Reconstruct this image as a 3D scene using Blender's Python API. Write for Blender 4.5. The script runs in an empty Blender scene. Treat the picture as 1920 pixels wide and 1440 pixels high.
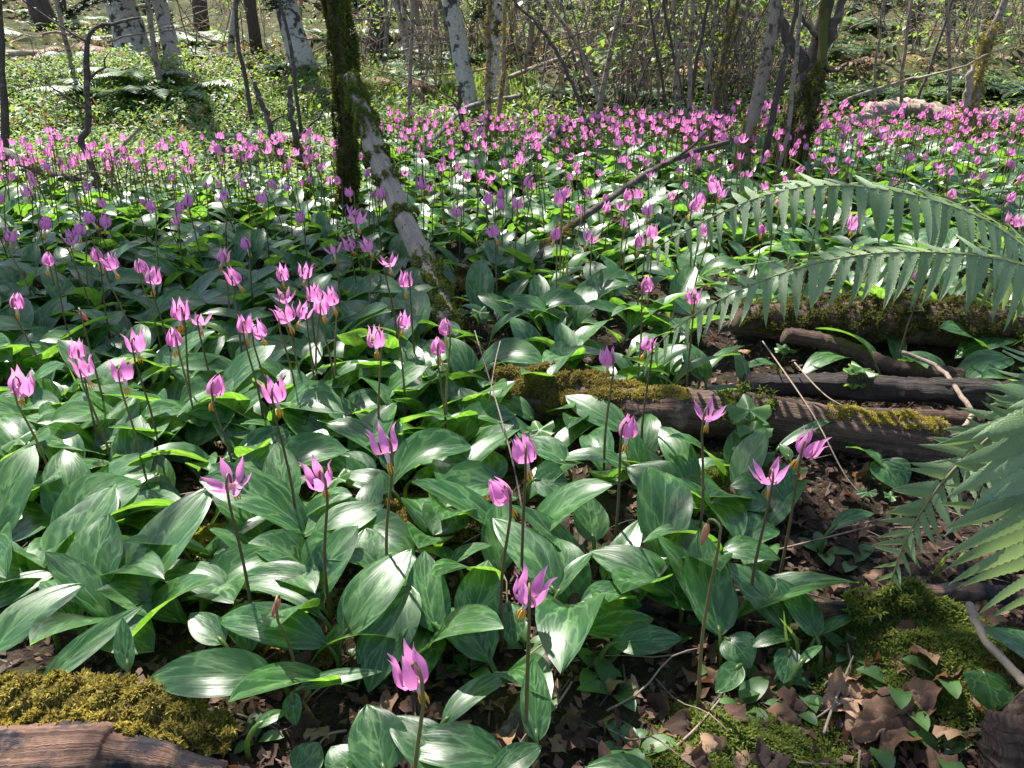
import bpy, math, random
import numpy as np
from mathutils import Vector, Matrix
random.seed(7); rng = np.random.default_rng(7)
R = math.radians
scene = bpy.context.scene

# ------------------------------------------------------------------ camera, sky, sun, exposure
CAMZ, PITCH, F = 0.75, R(25), 1536.0
cam_d = bpy.data.cameras.new('camera'); cam = bpy.data.objects.new('camera', cam_d)
scene.collection.objects.link(cam); scene.camera = cam
cam.location = (0, 0, CAMZ); cam.rotation_euler = (R(90) - PITCH, 0, 0)
cam_d.sensor_width = 36; cam_d.lens = 36 * F / 1920; cam_d.clip_start = 0.02; cam_d.clip_end = 400
SUN_EL, SUN_AZ = R(56), R(-28)          # azimuth from +Y, clockwise seen from above
world = bpy.data.worlds.new('World'); scene.world = world; world.use_nodes = True
wn = world.node_tree.nodes; wl = world.node_tree.links
sky = wn.new('ShaderNodeTexSky'); sky.sky_type = 'NISHITA'; sky.sun_disc = False
sky.sun_elevation = SUN_EL; sky.sun_rotation = SUN_AZ
bg = wn['Background']; bg.inputs['Strength'].default_value = 0.10
wl.new(sky.outputs[0], bg.inputs[0])
sun_d = bpy.data.lights.new('sun', 'SUN'); sun_d.energy = 5.0; sun_d.angle = R(0.53); sun_d.color = (1, .95, .87)
sun = bpy.data.objects.new('sun', sun_d); scene.collection.objects.link(sun)
SUNV = Vector((math.sin(SUN_AZ) * math.cos(SUN_EL), math.cos(SUN_AZ) * math.cos(SUN_EL), math.sin(SUN_EL)))
sun.rotation_euler = SUNV.to_track_quat('Z', 'Y').to_euler()
vs = scene.view_settings; vs.view_transform = 'Standard'; vs.look = 'None'; vs.exposure = 1.58; vs.gamma = 1
vs.use_curve_mapping = False
scene.cycles.use_denoising = True
scene.cycles.max_bounces = 8; scene.cycles.diffuse_bounces = 3; scene.cycles.glossy_bounces = 2
scene.cycles.transmission_bounces = 4; scene.cycles.transparent_max_bounces = 4
scene.cycles.sample_clamp_indirect = 4.0

# ------------------------------------------------------------------ basic tools
C = scene.collection
def ray(px, py):
    u, v = (px - 960) / F, (720 - py) / F
    return np.array([u, math.cos(PITCH) + v * math.sin(PITCH), -math.sin(PITCH) + v * math.cos(PITCH)])
def flat(px, py, z=0.):
    d = ray(px, py); t = (z - CAMZ) / d[2]; return np.array([d[0] * t, d[1] * t])
def pix(p):
    x, y, z = p[0], p[1], p[2] - CAMZ
    dep = y * math.cos(PITCH) - z * math.sin(PITCH); up = y * math.sin(PITCH) + z * math.cos(PITCH)
    return 960 + F * x / dep, 720 - F * up / dep
BUMPS = []
for px, py, rx, ry, hh in [(1740, 1250, .16, .10, .045), (1390, 1410, .10, .07, .03), (830, 985, .12, .08, .02), (520, 1030, .10, .06, .02),
                           (900, 545, .22, .12, .04), (1640, 640, .35, .14, .07), (1915, 1400, .08, .10, .06), (150, 1340, .25, .07, .02)]:
    q = flat(px, py); BUMPS.append((q[0], q[1], rx, ry, hh))
BUMPS += [(-3.1, 6.2, 1.5, .75, .27), (-.7, 6.6, 1.6, .7, .12), (2.2, 7.0, 1.8, .8, .22), (4.6, 6.6, 1.5, .9, .35), (-5, 8, 2, 1, .3), (-1.2, 8.5, 1.2, .8, .2), (1.2, 9, 1.5, .8, .25)]
def hgt(x, y):
    x = np.asarray(x, float); y = np.asarray(y, float)
    z = np.interp(y, [-50, 4.9, 6, 8, 11, 15, 22, 34, 90], [0, 0, .05, .15, .5, 1.5, 3.6, 7, 30])
    a = np.interp(y, [0, 4, 8, 20, 40], [1, 1.3, 3, 6, 10])
    z = z + a * .007 * (np.sin(7.1 * x + 2.3 * y + 1) + np.sin(-3.3 * x + 6.7 * y + 2) + .6 * np.sin(13 * x + 11 * y) + .6 * np.sin(17 * x - 14 * y + 4))
    for bx, by, rx, ry, hh in BUMPS:
        z = z + hh * np.exp(-((x - bx) / rx) ** 2 - ((y - by) / ry) ** 2)
    return z
def P(px, py, zo=0.):
    d = ray(px, py); z = zo
    for _ in range(10):
        t = (z - CAMZ) / min(d[2], -.02); p = d * t; z = .5 * z + .5 * (float(hgt(p[0], p[1])) + zo)
    return np.array([p[0], p[1], CAMZ + p[2]])
def PY(px, py, Y):
    d = ray(px, py); t = Y / d[1]; return np.array([d[0] * t, Y, CAMZ + d[2] * t])
def depth(p): return p[1] * math.cos(PITCH) - (p[2] - CAMZ) * math.sin(PITCH)
def nrm(v): v = np.asarray(v, float); return v / (np.linalg.norm(v) + 1e-12)

def mk_mesh(name, V, F_, mats, uv=None, mi=None, smooth=True):
    me = bpy.data.meshes.new(name)
    V = np.asarray(V, float)
    me.from_pydata(V.tolist() if len(V) < 4000 else V, [], F_ if not isinstance(F_, np.ndarray) else F_.tolist())
    for m in (mats if isinstance(mats, (list, tuple)) else [mats]): me.materials.append(m)
    if uv is not None:
        uv = np.asarray(uv, np.float32); l = me.uv_layers.new(name='UVMap')
        idx = np.empty(len(me.loops), np.int32); me.loops.foreach_get('vertex_index', idx)
        l.data.foreach_set('uv', uv[idx].ravel())
    if mi is not None: me.polygons.foreach_set('material_index', np.asarray(mi, np.int32))
    if smooth: me.polygons.foreach_set('use_smooth', np.ones(len(me.polygons), bool))
    me.update(); return me
def link(name, data, parent=None, M=None):
    o = bpy.data.objects.new(name, data); C.objects.link(o)
    if parent is not None: o.parent = parent
    if M is not None: o.matrix_local = M
    return o
def tag(o, label=None, cat=None, group=None, kind=None):
    if label: o['label'] = label
    if cat: o['category'] = cat
    if group: o['group'] = group
    if kind: o['kind'] = kind
    return o
def thing(name, loc, label=None, cat=None, group=None):
    o = bpy.data.objects.new(name, None); C.objects.link(o); o.location = Vector(loc); o.empty_display_size = .02
    return tag(o, label, cat, group)

def frames(pts):
    pts = np.asarray(pts, float); T = np.gradient(pts, axis=0)
    if len(pts) > 45:                            # rings follow the general run, not every wobble
        k = 15; Tp = np.pad(T, ((k // 2, k // 2), (0, 0)), 'edge'); T = np.stack([np.convolve(Tp[:, c], np.ones(k) / k, 'valid') for c in range(3)], 1)
    T /= np.linalg.norm(T, axis=1)[:, None] + 1e-12
    out = []; ref = np.array([0, 0, 1.]) if abs(T[0][2]) < .8 else np.array([1., 0, 0])
    n = nrm(ref - T[0] * ref.dot(T[0]))
    for t in T:
        n = nrm(n - t * n.dot(t)); out.append((t, n, np.cross(t, n)))
    return out
def tube(pts, rad, sides=8, noise=0., seed=0, cap=True, flute=0.):
    pts = np.asarray(pts, float); n = len(pts); rad = np.broadcast_to(np.asarray(rad, float), (n,))
    fr = frames(pts); V = []; UV = []; Fc = []
    rs = np.random.default_rng(seed); ph = rs.uniform(0, 6.28, 8); fl = rs.uniform(.6, 1, sides)
    L = np.concatenate([[0], np.cumsum(np.linalg.norm(np.diff(pts, axis=0), axis=1))])
    if flute:                                    # long grooves that wander, with broken edges
        gr = rs.uniform(0, 1, (n + 16, sides)); kk = np.ones(17) / 17; gr = np.stack([np.convolve(gr[:, j], kk, 'valid') for j in range(sides)], 1); gr = (gr - gr.min()) / (gr.max() - gr.min() + 1e-9)
        gr = gr ** 2 * .95 + .05 * rs.uniform(0, 1, (n, sides))
    for i in range(n):
        t, a, b = fr[i]
        for j in range(sides):
            th = 2 * math.pi * j / sides; k = 1.
            if noise:
                s = L[i] / max(rad.mean(), 1e-4)
                k += noise * (math.sin(2 * th + s * .7 + ph[0]) * .5 + math.sin(3 * th - s * .9 + ph[1]) * .4 + math.sin(5 * th + s * 1.7 + ph[2]) * .3 + rs.normal() * .25)
            if flute: k *= 1 - flute * gr[i, j]
            V.append(pts[i] + rad[i] * k * (a * math.cos(th) + b * math.sin(th))); UV.append((j / sides, L[i]))
    for i in range(n - 1):
        for j in range(sides):
            j2 = (j + 1) % sides; Fc.append((i * sides + j, i * sides + j2, (i + 1) * sides + j2, (i + 1) * sides + j))
    if cap: Fc.append(tuple(range(sides - 1, -1, -1))); Fc.append(tuple((n - 1) * sides + j for j in range(sides)))
    return V, Fc, UV
def cat_(parts):
    V, Fc, UV = [], [], []
    for v, f, u in parts:
        o = len(V); V += list(v); UV += list(u); Fc += [tuple(i + o for i in q) for q in f]
    return V, Fc, UV
def resample(pts, n, jit=0., seed=0):
    pts = np.asarray(pts, float); d = np.concatenate([[0], np.cumsum(np.linalg.norm(np.diff(pts, axis=0), axis=1))])
    s = np.linspace(0, d[-1], n); m = len(pts)
    if m > 2:                      # Catmull-Rom through the points
        out = []
        for q in s:
            i = min(max(np.searchsorted(d, q) - 1, 0), m - 2); u = (q - d[i]) / (d[i + 1] - d[i] + 1e-9)
            p0, p1, p2, p3 = pts[max(i - 1, 0)], pts[i], pts[i + 1], pts[min(i + 2, m - 1)]
            out.append(.5 * ((2 * p1) + (-p0 + p2) * u + (2 * p0 - 5 * p1 + 4 * p2 - p3) * u * u + (-p0 + 3 * p1 - 3 * p2 + p3) * u ** 3))
        out = np.array(out)
    else: out = np.stack([np.interp(s, d, pts[:, k]) for k in range(pts.shape[1])], 1)
    if jit:
        rs = np.random.default_rng(seed); out[1:-1, :3] += rs.normal(size=(n - 2, 3)) * jit
    return out
def rotz(a): c, s = np.cos(a), np.sin(a); z = np.zeros_like(c); o = np.ones_like(c); return np.stack([np.stack([c, -s, z], -1), np.stack([s, c, z], -1), np.stack([z, z, o], -1)], -2)
def rotx(a): c, s = np.cos(a), np.sin(a); z = np.zeros_like(c); o = np.ones_like(c); return np.stack([np.stack([o, z, z], -1), np.stack([z, c, -s], -1), np.stack([z, s, c], -1)], -2)
def align(N):                                   # matrices whose Z is N
    N = N / (np.linalg.norm(N, axis=1)[:, None] + 1e-9); ref = np.where(np.abs(N[:, 2:3]) < .9, [[0, 0, 1.]], [[1., 0, 0]])
    X = np.cross(ref, N); X /= np.linalg.norm(X, axis=1)[:, None] + 1e-9; Y = np.cross(N, X); return np.stack([X, Y, N], -1)
def spread(tv, tf, Pn, M, S, uv=None):
    tv = np.asarray(tv, float); tf = np.asarray(tf); k, n = len(Pn), len(tv)
    S = np.asarray(S, float); S = S[:, None] if S.ndim == 1 else S[:, None, :]
    if S.ndim == 2: S = S[:, :, None]
    V = np.einsum('kij,knj->kni', M, tv[None] * S) + Pn[:, None, :]
    Fx = (tf[None] + (np.arange(k) * n)[:, None, None]).reshape(-1, tf.shape[1])
    return V.reshape(-1, 3), Fx, (None if uv is None else np.tile(np.asarray(uv), (k, 1)))

# ------------------------------------------------------------------ materials
def mat(name):
    m = bpy.data.materials.new(name); m.use_nodes = True; nt = m.node_tree; return m, nt, nt.nodes['Principled BSDF'], nt.nodes['Material Output']
class G:
    def __init__(s, nt): s.nt = nt
    def n(s, t, **kw):
        o = s.nt.nodes.new(t)
        for k, v in kw.items(): setattr(o, k, v)
        return o
    def l(s, a, b): s.nt.links.new(a, b)
    def math(s, op, a, b=None, clamp=False):
        o = s.n('ShaderNodeMath', operation=op); o.use_clamp = clamp
        for i, x in enumerate((a, b)):
            if x is None: continue
            if isinstance(x, (int, float)): o.inputs[i].default_value = x
            else: s.l(x, o.inputs[i])
        return o.outputs[0]
    def mix(s, f, a, b, mode='MIX'):
        o = s.n('ShaderNodeMix', data_type='RGBA', blend_type=mode)
        for k, x in ((0, f), (6, a), (7, b)):
            if isinstance(x, (int, float)): o.inputs[k].default_value = x
            elif isinstance(x, tuple): o.inputs[k].default_value = (*x, 1)
            else: s.l(x, o.inputs[k])
        return o.outputs[2]
    def ramp(s, f, stops):
        o = s.n('ShaderNodeValToRGB'); e = o.color_ramp.elements
        while len(e) < len(stops): e.new(.5)
        for i, (p, c) in enumerate(stops): e[i].position = p; e[i].color = (*c, 1) if isinstance(c, tuple) else (c, c, c, 1)
        s.l(f, o.inputs[0]); return o.outputs[0]
    def noise(s, vec, scale, detail=3, rough=.55):
        o = s.n('ShaderNodeTexNoise'); o.inputs['Scale'].default_value = scale; o.inputs['Detail'].default_value = detail; o.inputs['Roughness'].default_value = rough
        if vec is not None: s.l(vec, o.inputs['Vector'])
        return o.outputs[0]
    def mapping(s, vec, scale=(1, 1, 1)):
        o = s.n('ShaderNodeMapping'); o.inputs['Scale'].default_value = scale; s.l(vec, o.inputs['Vector']); return o.outputs[0]
    def bump(s, h, strength, dist=.01):
        o = s.n('ShaderNodeBump'); o.inputs['Strength'].default_value = strength; o.inputs['Distance'].default_value = dist; s.l(h, o.inputs['Height']); return o.outputs[0]
    def rnd(s):                                  # one random number for each object and island
        a = s.n('ShaderNodeObjectInfo').outputs['Random']; b = s.n('ShaderNodeNewGeometry').outputs['Random Per Island']
        return s.math('FRACT', s.math('ADD', a, b))
def add_translucent(g, b, out, col, fac, normal=None):
    t = g.n('ShaderNodeBsdfTranslucent')
    if isinstance(col, tuple): t.inputs[0].default_value = (*col, 1)
    else: g.l(col, t.inputs[0])
    mx = g.n('ShaderNodeMixShader'); mx.inputs[0].default_value = fac
    g.l(b.outputs[0], mx.inputs[1]); g.l(t.outputs[0], mx.inputs[2]); g.l(mx.outputs[0], out.inputs[0])
    if normal is not None: g.l(normal, t.inputs['Normal'])

def m_lily_leaf():
    m, nt, b, out = mat('lily_leaf'); g = G(nt)
    uv = g.n('ShaderNodeUVMap').outputs[0]; sx = g.n('ShaderNodeSeparateXYZ'); g.l(uv, sx.inputs[0]); u, v = sx.outputs[0], sx.outputs[1]
    rnd = g.rnd()
    au = g.math('ABSOLUTE', g.math('SUBTRACT', u, .5))
    cx = g.n('ShaderNodeCombineXYZ'); g.l(g.math('MULTIPLY', u, 3.4), cx.inputs[0])
    g.l(g.math('SUBTRACT', g.math('MULTIPLY', v, 5.), g.math('MULTIPLY', au, 3.2)), cx.inputs[1]); g.l(g.math('MULTIPLY', rnd, 37.), cx.inputs[2])
    wob = g.n('ShaderNodeTexNoise'); wob.inputs['Scale'].default_value = 2.0; wob.inputs['Detail'].default_value = 3; g.l(cx.outputs[0], wob.inputs['Vector'])
    va = g.n('ShaderNodeVectorMath', operation='MULTIPLY_ADD'); g.l(wob.outputs['Color'], va.inputs[0]); va.inputs[1].default_value = (1.1, 1.1, 0); g.l(cx.outputs[0], va.inputs[2])
    vo = g.n('ShaderNodeTexVoronoi', feature='DISTANCE_TO_EDGE'); vo.inputs['Scale'].default_value = 1.0; g.l(va.outputs[0], vo.inputs['Vector'])
    vein = g.ramp(vo.outputs['Distance'], [(0., 1.), (.035, .55), (.13, 0.)])
    blot = g.noise(va.outputs[0], 1.3, 4)
    base = g.ramp(blot, [(.3, (.010, .043, .013)), (.52, (.021, .080, .021)), (.72, (.045, .130, .030))])
    hue = g.mix(g.math('MULTIPLY', rnd, .5), base, g.mix(.5, base, (.055, .125, .020)))
    amt = g.math('MULTIPLY', vein, g.ramp(g.noise(cx.outputs[0], .7, 2), [(.35, .15), (.62, .80)]))
    c = g.mix(amt, hue, (.15, .27, .11))
    mid = g.ramp(au, [(0., .6), (.012, .35), (.022, 0.)]); c = g.mix(mid, c, (.14, .24, .08))
    spot = g.ramp(g.noise(cx.outputs[0], 5.5, 4, .7), [(.70, 0.), (.74, .75)]); c = g.mix(spot, c, (.10, .06, .025))
    petiole = g.ramp(v, [(.08, 1.), (.22, 0.)]); c = g.mix(petiole, c, (.075, .12, .03))
    g.l(c, b.inputs['Base Color'])
    g.l(g.ramp(blot, [(.3, .27), (.7, .46)]), b.inputs['Roughness']); b.inputs['Specular IOR Level'].default_value = .55
    fine = g.math('ADD', g.math('MULTIPLY', g.math('SINE', g.math('MULTIPLY', u, 95.)), .10), g.math('MULTIPLY', g.noise(g.mapping(uv, (16, 5, 1)), 1., 3), 1.7))
    nb = g.bump(fine, .085, .003); g.l(nb, b.inputs['Normal'])
    add_translucent(g, b, out, g.mix(.5, g.mix(1., c, (6.0, 5.0, 1.6), 'MULTIPLY'), (.19, .38, .03)), .35)
    return m
def m_petal():
    m, nt, b, out = mat('lily_petal'); g = G(nt)
    uv = g.n('ShaderNodeUVMap').outputs[0]; sx = g.n('ShaderNodeSeparateXYZ'); g.l(uv, sx.inputs[0]); rnd = g.rnd()
    st = g.noise(g.mapping(uv, (22, 1.6, 1)), 1., 3)
    c = g.ramp(st, [(.3, (.60, .17, .46)), (.7, (.80, .31, .62))])
    oi = g.n('ShaderNodeObjectInfo').outputs['Random']
    c = g.mix(g.math('MULTIPLY', oi, .6), c, (.78, .24, .52)); c = g.mix(g.math('MULTIPLY', rnd, .3), c, (.80, .36, .68)); c = g.mix(g.ramp(sx.outputs[1], [(0., .8), (.26, 0.)]), c, (.85, .70, .50))
    g.l(c, b.inputs['Base Color']); b.inputs['Roughness'].default_value = .5; b.inputs['Specular IOR Level'].default_value = .3
    g.l(g.bump(st, .25, .003), b.inputs['Normal'])
    add_translucent(g, b, out, g.mix(.55, c, (.90, .30, .62)), .45); return m
def m_simple(name, stops, scale=20, rough=.6, bump=.3, trans=None, tf=.3, spec=.4, stretch=None, dist=.004):
    m, nt, b, out = mat(name); g = G(nt); co = g.n('ShaderNodeTexCoord').outputs['Object']
    if stretch: co = g.mapping(co, stretch)
    nz = g.noise(co, scale, 5, .6); r = g.rnd()
    f = g.math('ADD', g.math('MULTIPLY', nz, .8), g.math('MULTIPLY', g.math('SUBTRACT', r, .4), .45))
    g.l(g.ramp(f, stops), b.inputs['Base Color']); b.inputs['Roughness'].default_value = rough; b.inputs['Specular IOR Level'].default_value = spec
    if bump: g.l(g.bump(nz, bump, dist), b.inputs['Normal'])
    if trans: add_translucent(g, b, out, trans, tf)
    return m
def m_bark(name, dark, light, blotch=None, bt=(.5, .62), scale=6, along=.25, moss=None, mt=(.5, .6), bump=.8, rough=.85):
    m, nt, b, out = mat(name); g = G(nt); uv = g.n('ShaderNodeUVMap').outputs[0]; co = g.n('ShaderNodeTexCoord').outputs['Object']
    wn_ = g.noise(co, scale * .6, 3); st = g.noise(g.mapping(uv, (scale * 5, scale * 5 * along, 1)), 1., 6, .65); fine = g.noise(co, scale * 14, 5, .65)
    st2 = g.noise(g.mapping(uv, (scale * 16, scale * 14 * along, 1)), 1., 5, .7)
    f = g.math('ADD', g.math('ADD', g.math('MULTIPLY', st, .45), g.math('MULTIPLY', fine, .22)), g.math('MULTIPLY', st2, .33))
    c = g.ramp(f, [(.36, dark), (.62, light)])
    if blotch: c = g.mix(g.ramp(g.noise(co, scale * 2.6, 5, .6), [(bt[0], 0.), (bt[1], 1.)]), c, blotch)
    if moss: c = g.mix(g.ramp(g.math('ADD', g.math('MULTIPLY', wn_, .7), g.math('MULTIPLY', fine, .3)), [(mt[0], 0.), (mt[1], 1.)]), c, moss)
    g.l(c, b.inputs['Base Color']); b.inputs['Roughness'].default_value = rough; b.inputs['Specular IOR Level'].default_value = .25
    g.l(g.bump(f, bump, .012), b.inputs['Normal']); return m
M = {}
M['leaf'] = m_lily_leaf(); M['petal'] = m_petal()
M['anther'] = m_simple('anther_yellow', [(.3, (.62, .28, .02)), (.7, (.80, .45, .04))], 200)
M['filament'] = m_simple('filament_white', [(.3, (.62, .58, .48)), (.7, (.75, .70, .60))], 80, trans=(.7, .65, .5), tf=.3)
M['stem'] = m_simple('lily_stem', [(.3, (.095, .065, .03)), (.7, (.17, .15, .05))], 25, .5, .1)
M['bud'] = m_simple('lily_bud', [(.3, (.45, .14, .12)), (.7, (.60, .30, .16))], 60, .5, .1, trans=(.7, .3, .2), tf=.3)
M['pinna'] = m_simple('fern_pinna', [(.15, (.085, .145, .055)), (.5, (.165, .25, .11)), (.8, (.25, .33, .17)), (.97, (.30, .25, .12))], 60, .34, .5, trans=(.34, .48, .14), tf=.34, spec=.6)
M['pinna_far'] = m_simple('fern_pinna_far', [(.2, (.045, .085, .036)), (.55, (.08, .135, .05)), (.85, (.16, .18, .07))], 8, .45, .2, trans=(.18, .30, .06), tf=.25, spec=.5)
M['rachis'] = m_simple('fern_rachis', [(.3, (.12, .10, .04)), (.7, (.20, .20, .07))], 30, .6)
M['dead_leaf'] = m_simple('dead_leaf', [(.12, (.018, .010, .007)), (.38, (.050, .026, .017)), (.62, (.11, .055, .034)), (.9, (.25, .15, .10))], 45, .7, .6, trans=(.35, .14, .05), tf=.16)
M['tan_leaf'] = m_simple('tan_dead_leaf', [(.12, (.11, .055, .03)), (.4, (.22, .125, .07)), (.65, (.33, .21, .13)), (.9, (.48, .37, .27))], 30, .65, .6, trans=(.5, .26, .1), tf=.2)
M['moss'] = m_simple('moss_green', [(.2, (.045, .070, .012)), (.5, (.095, .125, .020)), (.85, (.19, .20, .035))], 18, .8, 0, trans=(.25, .30, .04), tf=.3, spec=.2)
M['moss_dark'] = m_simple('moss_dark', [(.2, (.030, .034, .009)), (.5, (.060, .062, .014)), (.85, (.12, .115, .025))], 18, .85, 0, trans=(.18, .19, .03), tf=.3, spec=.2)
M['moss_gold'] = m_simple('moss_golden', [(.2, (.15, .125, .026)), (.5, (.33, .27, .055)), (.85, (.52, .46, .12))], 14, .8, 0, trans=(.50, .40, .07), tf=.35, spec=.2)
M['moss_brown'] = m_simple('moss_brown', [(.2, (.075, .060, .016)), (.5, (.16, .125, .030)), (.85, (.29, .23, .055))], 14, .8, 0, trans=(.30, .24, .05), tf=.3, spec=.2)
M['small_leaf'] = m_simple('small_leaf', [(.2, (.035, .085, .028)), (.55, (.065, .145, .042)), (.85, (.12, .20, .06))], 12, .45, .3, trans=(.30, .48, .05), tf=.36, spec=.5)
M['cover'] = m_simple('cover_leaf', [(.15, (.030, .075, .024)), (.5, (.070, .15, .045)), (.85, (.17, .26, .09))], 3, .5, 0, trans=(.36, .52, .07), tf=.36, spec=.4)
M['grass'] = m_simple('grass', [(.2, (.07, .12, .03)), (.6, (.13, .20, .05)), (.9, (.26, .27, .10))], 4, .5, 0, trans=(.35, .55, .06), tf=.4)
M['needle'] = m_simple('needles', [(.2, (.018, .034, .016)), (.6, (.034, .058, .024)), (.9, (.06, .085, .03))], 4, .6, 0)
M['canopy'] = m_simple('canopy_leaf', [(.2, (.05, .11, .025)), (.6, (.08, .16, .035))], 4, .5, 0, trans=(.3, .5, .06), tf=.35)
M['alder'] = m_bark('alder_bark', (.23, .20, .165), (.50, .46, .40), (.055, .045, .035), (.53, .59), 4, 2.2, (.05, .06, .03), (.56, .68), .4)
M['grey_bark'] = m_bark('grey_bark', (.13, .115, .10), (.30, .275, .25), (.09, .075, .06), (.5, .6), 7, .3, bump=.6)
M['brown_bark'] = m_bark('brown_bark', (.030, .020, .015), (.12, .085, .065), None, (0, 1), 5, .2)
M['twig'] = m_bark('twig_bark', (.14, .10, .075), (.36, .28, .22), (.07, .05, .04), (.52, .62), 12, .2, bump=.5)
M['twig_dark'] = m_bark('dark_twig_bark', (.035, .025, .020), (.125, .095, .080), (.16, .13, .11), (.55, .62), 12, .2, bump=.6)
M['mossy_bark'] = m_bark('mossy_bark', (.028, .022, .014), (.10, .080, .045), None, (0, 1), 7, .3, (.085, .085, .018), (.44, .54))
M['rotten'] = m_bark('rotten_wood', (.014, .009, .007), (.17, .108, .076), (.28, .19, .14), (.58, .70), 7, .10, bump=1.)
M['char'] = m_bark('charred_wood', (.012, .010, .010), (.085, .070, .062), (.20, .17, .15), (.60, .68), 8, .08, bump=1.)
M['red_wood'] = m_bark('split_wood', (.035, .020, .017), (.27, .155, .105), (.026, .022, .026), (.45, .53), 7, .05, bump=.9)
M['pale_wood'] = m_bark('bleached_wood', (.17, .125, .085), (.44, .355, .27), (.10, .07, .05), (.60, .70), 8, .07, bump=.7)
def m_ground():
    m, nt, b, out = mat('forest_floor'); g = G(nt); co = g.n('ShaderNodeTexCoord').outputs['Object']
    a = g.noise(co, 1.3, 5, .6); f = g.noise(co, 34, 6, .7); f2 = g.noise(co, 110, 4, .7)
    c = g.ramp(g.math('ADD', g.math('MULTIPLY', f, .6), g.math('MULTIPLY', f2, .4)), [(.33, (.010, .007, .005)), (.52, (.034, .023, .016)), (.70, (.095, .065, .045))])
    c = g.mix(g.ramp(g.math('ADD', g.math('MULTIPLY', a, .6), g.math('MULTIPLY', f, .4)), [(.50, 0.), (.60, .8)]), c, (.045, .055, .014))
    sp = g.n('ShaderNodeSeparateXYZ'); g.l(co, sp.inputs[0])
    far = g.ramp(g.math('MULTIPLY', sp.outputs[1], .1), [(.5, 0.), (.62, 1.)])
    fc = g.ramp(g.noise(co, 5, 7, .7), [(.33, (.022, .018, .010)), (.47, (.055, .065, .022)), (.58, (.10, .085, .045)), (.72, (.09, .14, .035))])
    c = g.mix(far, c, fc)
    g.l(c, b.inputs['Base Color']); b.inputs['Roughness'].default_value = .95; b.inputs['Specular IOR Level'].default_value = .15
    g.l(g.bump(g.math('ADD', f, g.math('MULTIPLY', f2, .5)), 1., .02), b.inputs['Normal']); return m
M['ground'] = m_ground()

# ------------------------------------------------------------------ the ground, one sheet
def ground():
    ys = np.concatenate([np.linspace(-8, .3, 12)[:-1], np.linspace(.3, 5, 180)[:-1], np.linspace(5, 16, 110)[:-1], np.linspace(16, 80, 40)])
    xs = np.concatenate([np.linspace(-60, -8, 20)[:-1], np.linspace(-8, -2, 50)[:-1], np.linspace(-2, 2, 170)[:-1], np.linspace(2, 8, 50)[:-1], np.linspace(8, 60, 20)])
    X, Y = np.meshgrid(xs, ys); Z = hgt(X, Y)
    near = np.clip((6 - Y) / 3, 0, 1)
    Z = Z + near * rng.normal(size=Z.shape) * .003 + (1 - near) * rng.normal(size=Z.shape) * .02
    V = np.stack([X, Y, Z], -1).reshape(-1, 3); nx = len(xs); i = (np.arange(len(ys) - 1)[:, None] * nx + np.arange(nx - 1)[None]).ravel()
    tag(link('ground', mk_mesh('ground', V, np.stack([i, i + 1, i + 1 + nx, i + nx], 1), M['ground'])), kind='structure')
ground()

# ------------------------------------------------------------------ moss sprigs
def sprig(n=5, seed=0, droop=.5):
    rs = np.random.default_rng(seed); V = []; Fc = []
    for k in range(n):
        a = rs.uniform(0, 6.28); l = rs.uniform(.6, 1); sp = rs.uniform(.25, .9); w = rs.uniform(.07, .12)
        d = np.array([math.cos(a) * sp, math.sin(a) * sp, 1 - .5 * sp]); s = np.array([-math.sin(a), math.cos(a), 0]) * w
        m = d * l * .55; t = d * l * np.array([1.15, 1.15, 1 - droop * sp]); o = len(V)
        V += [-s * .5, s * .5, m + s, t, m - s]; Fc += [(o, o + 1, o + 2), (o, o + 2, o + 4), (o + 4, o + 2, o + 3)]
    return np.array(V), np.array(Fc)
SPR = [sprig(5, s) for s in range(3)]
def moss_mesh(name, Pn, N, size, material, seed=0, lean=.5):
    rs = np.random.default_rng(seed); k = len(Pn); N = np.asarray(N) + rs.normal(size=(k, 3)) * lean
    Mx = np.einsum('kij,kjl->kil', align(N), rotz(rs.uniform(0, 6.28, k)))
    S = size * rs.uniform(.55, 1.3, k); Vs, Fs, o = [], [], 0
    which = rs.integers(0, len(SPR), k)
    for q in range(len(SPR)):
        s = which == q
        if not s.any(): continue
        V, Fx, _ = spread(SPR[q][0], SPR[q][1], np.asarray(Pn)[s], Mx[s], S[s]); Vs.append(V); Fs.append(Fx + o); o += len(V)
    return mk_mesh(name, np.concatenate(Vs), np.concatenate(Fs), material, smooth=False)
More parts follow.
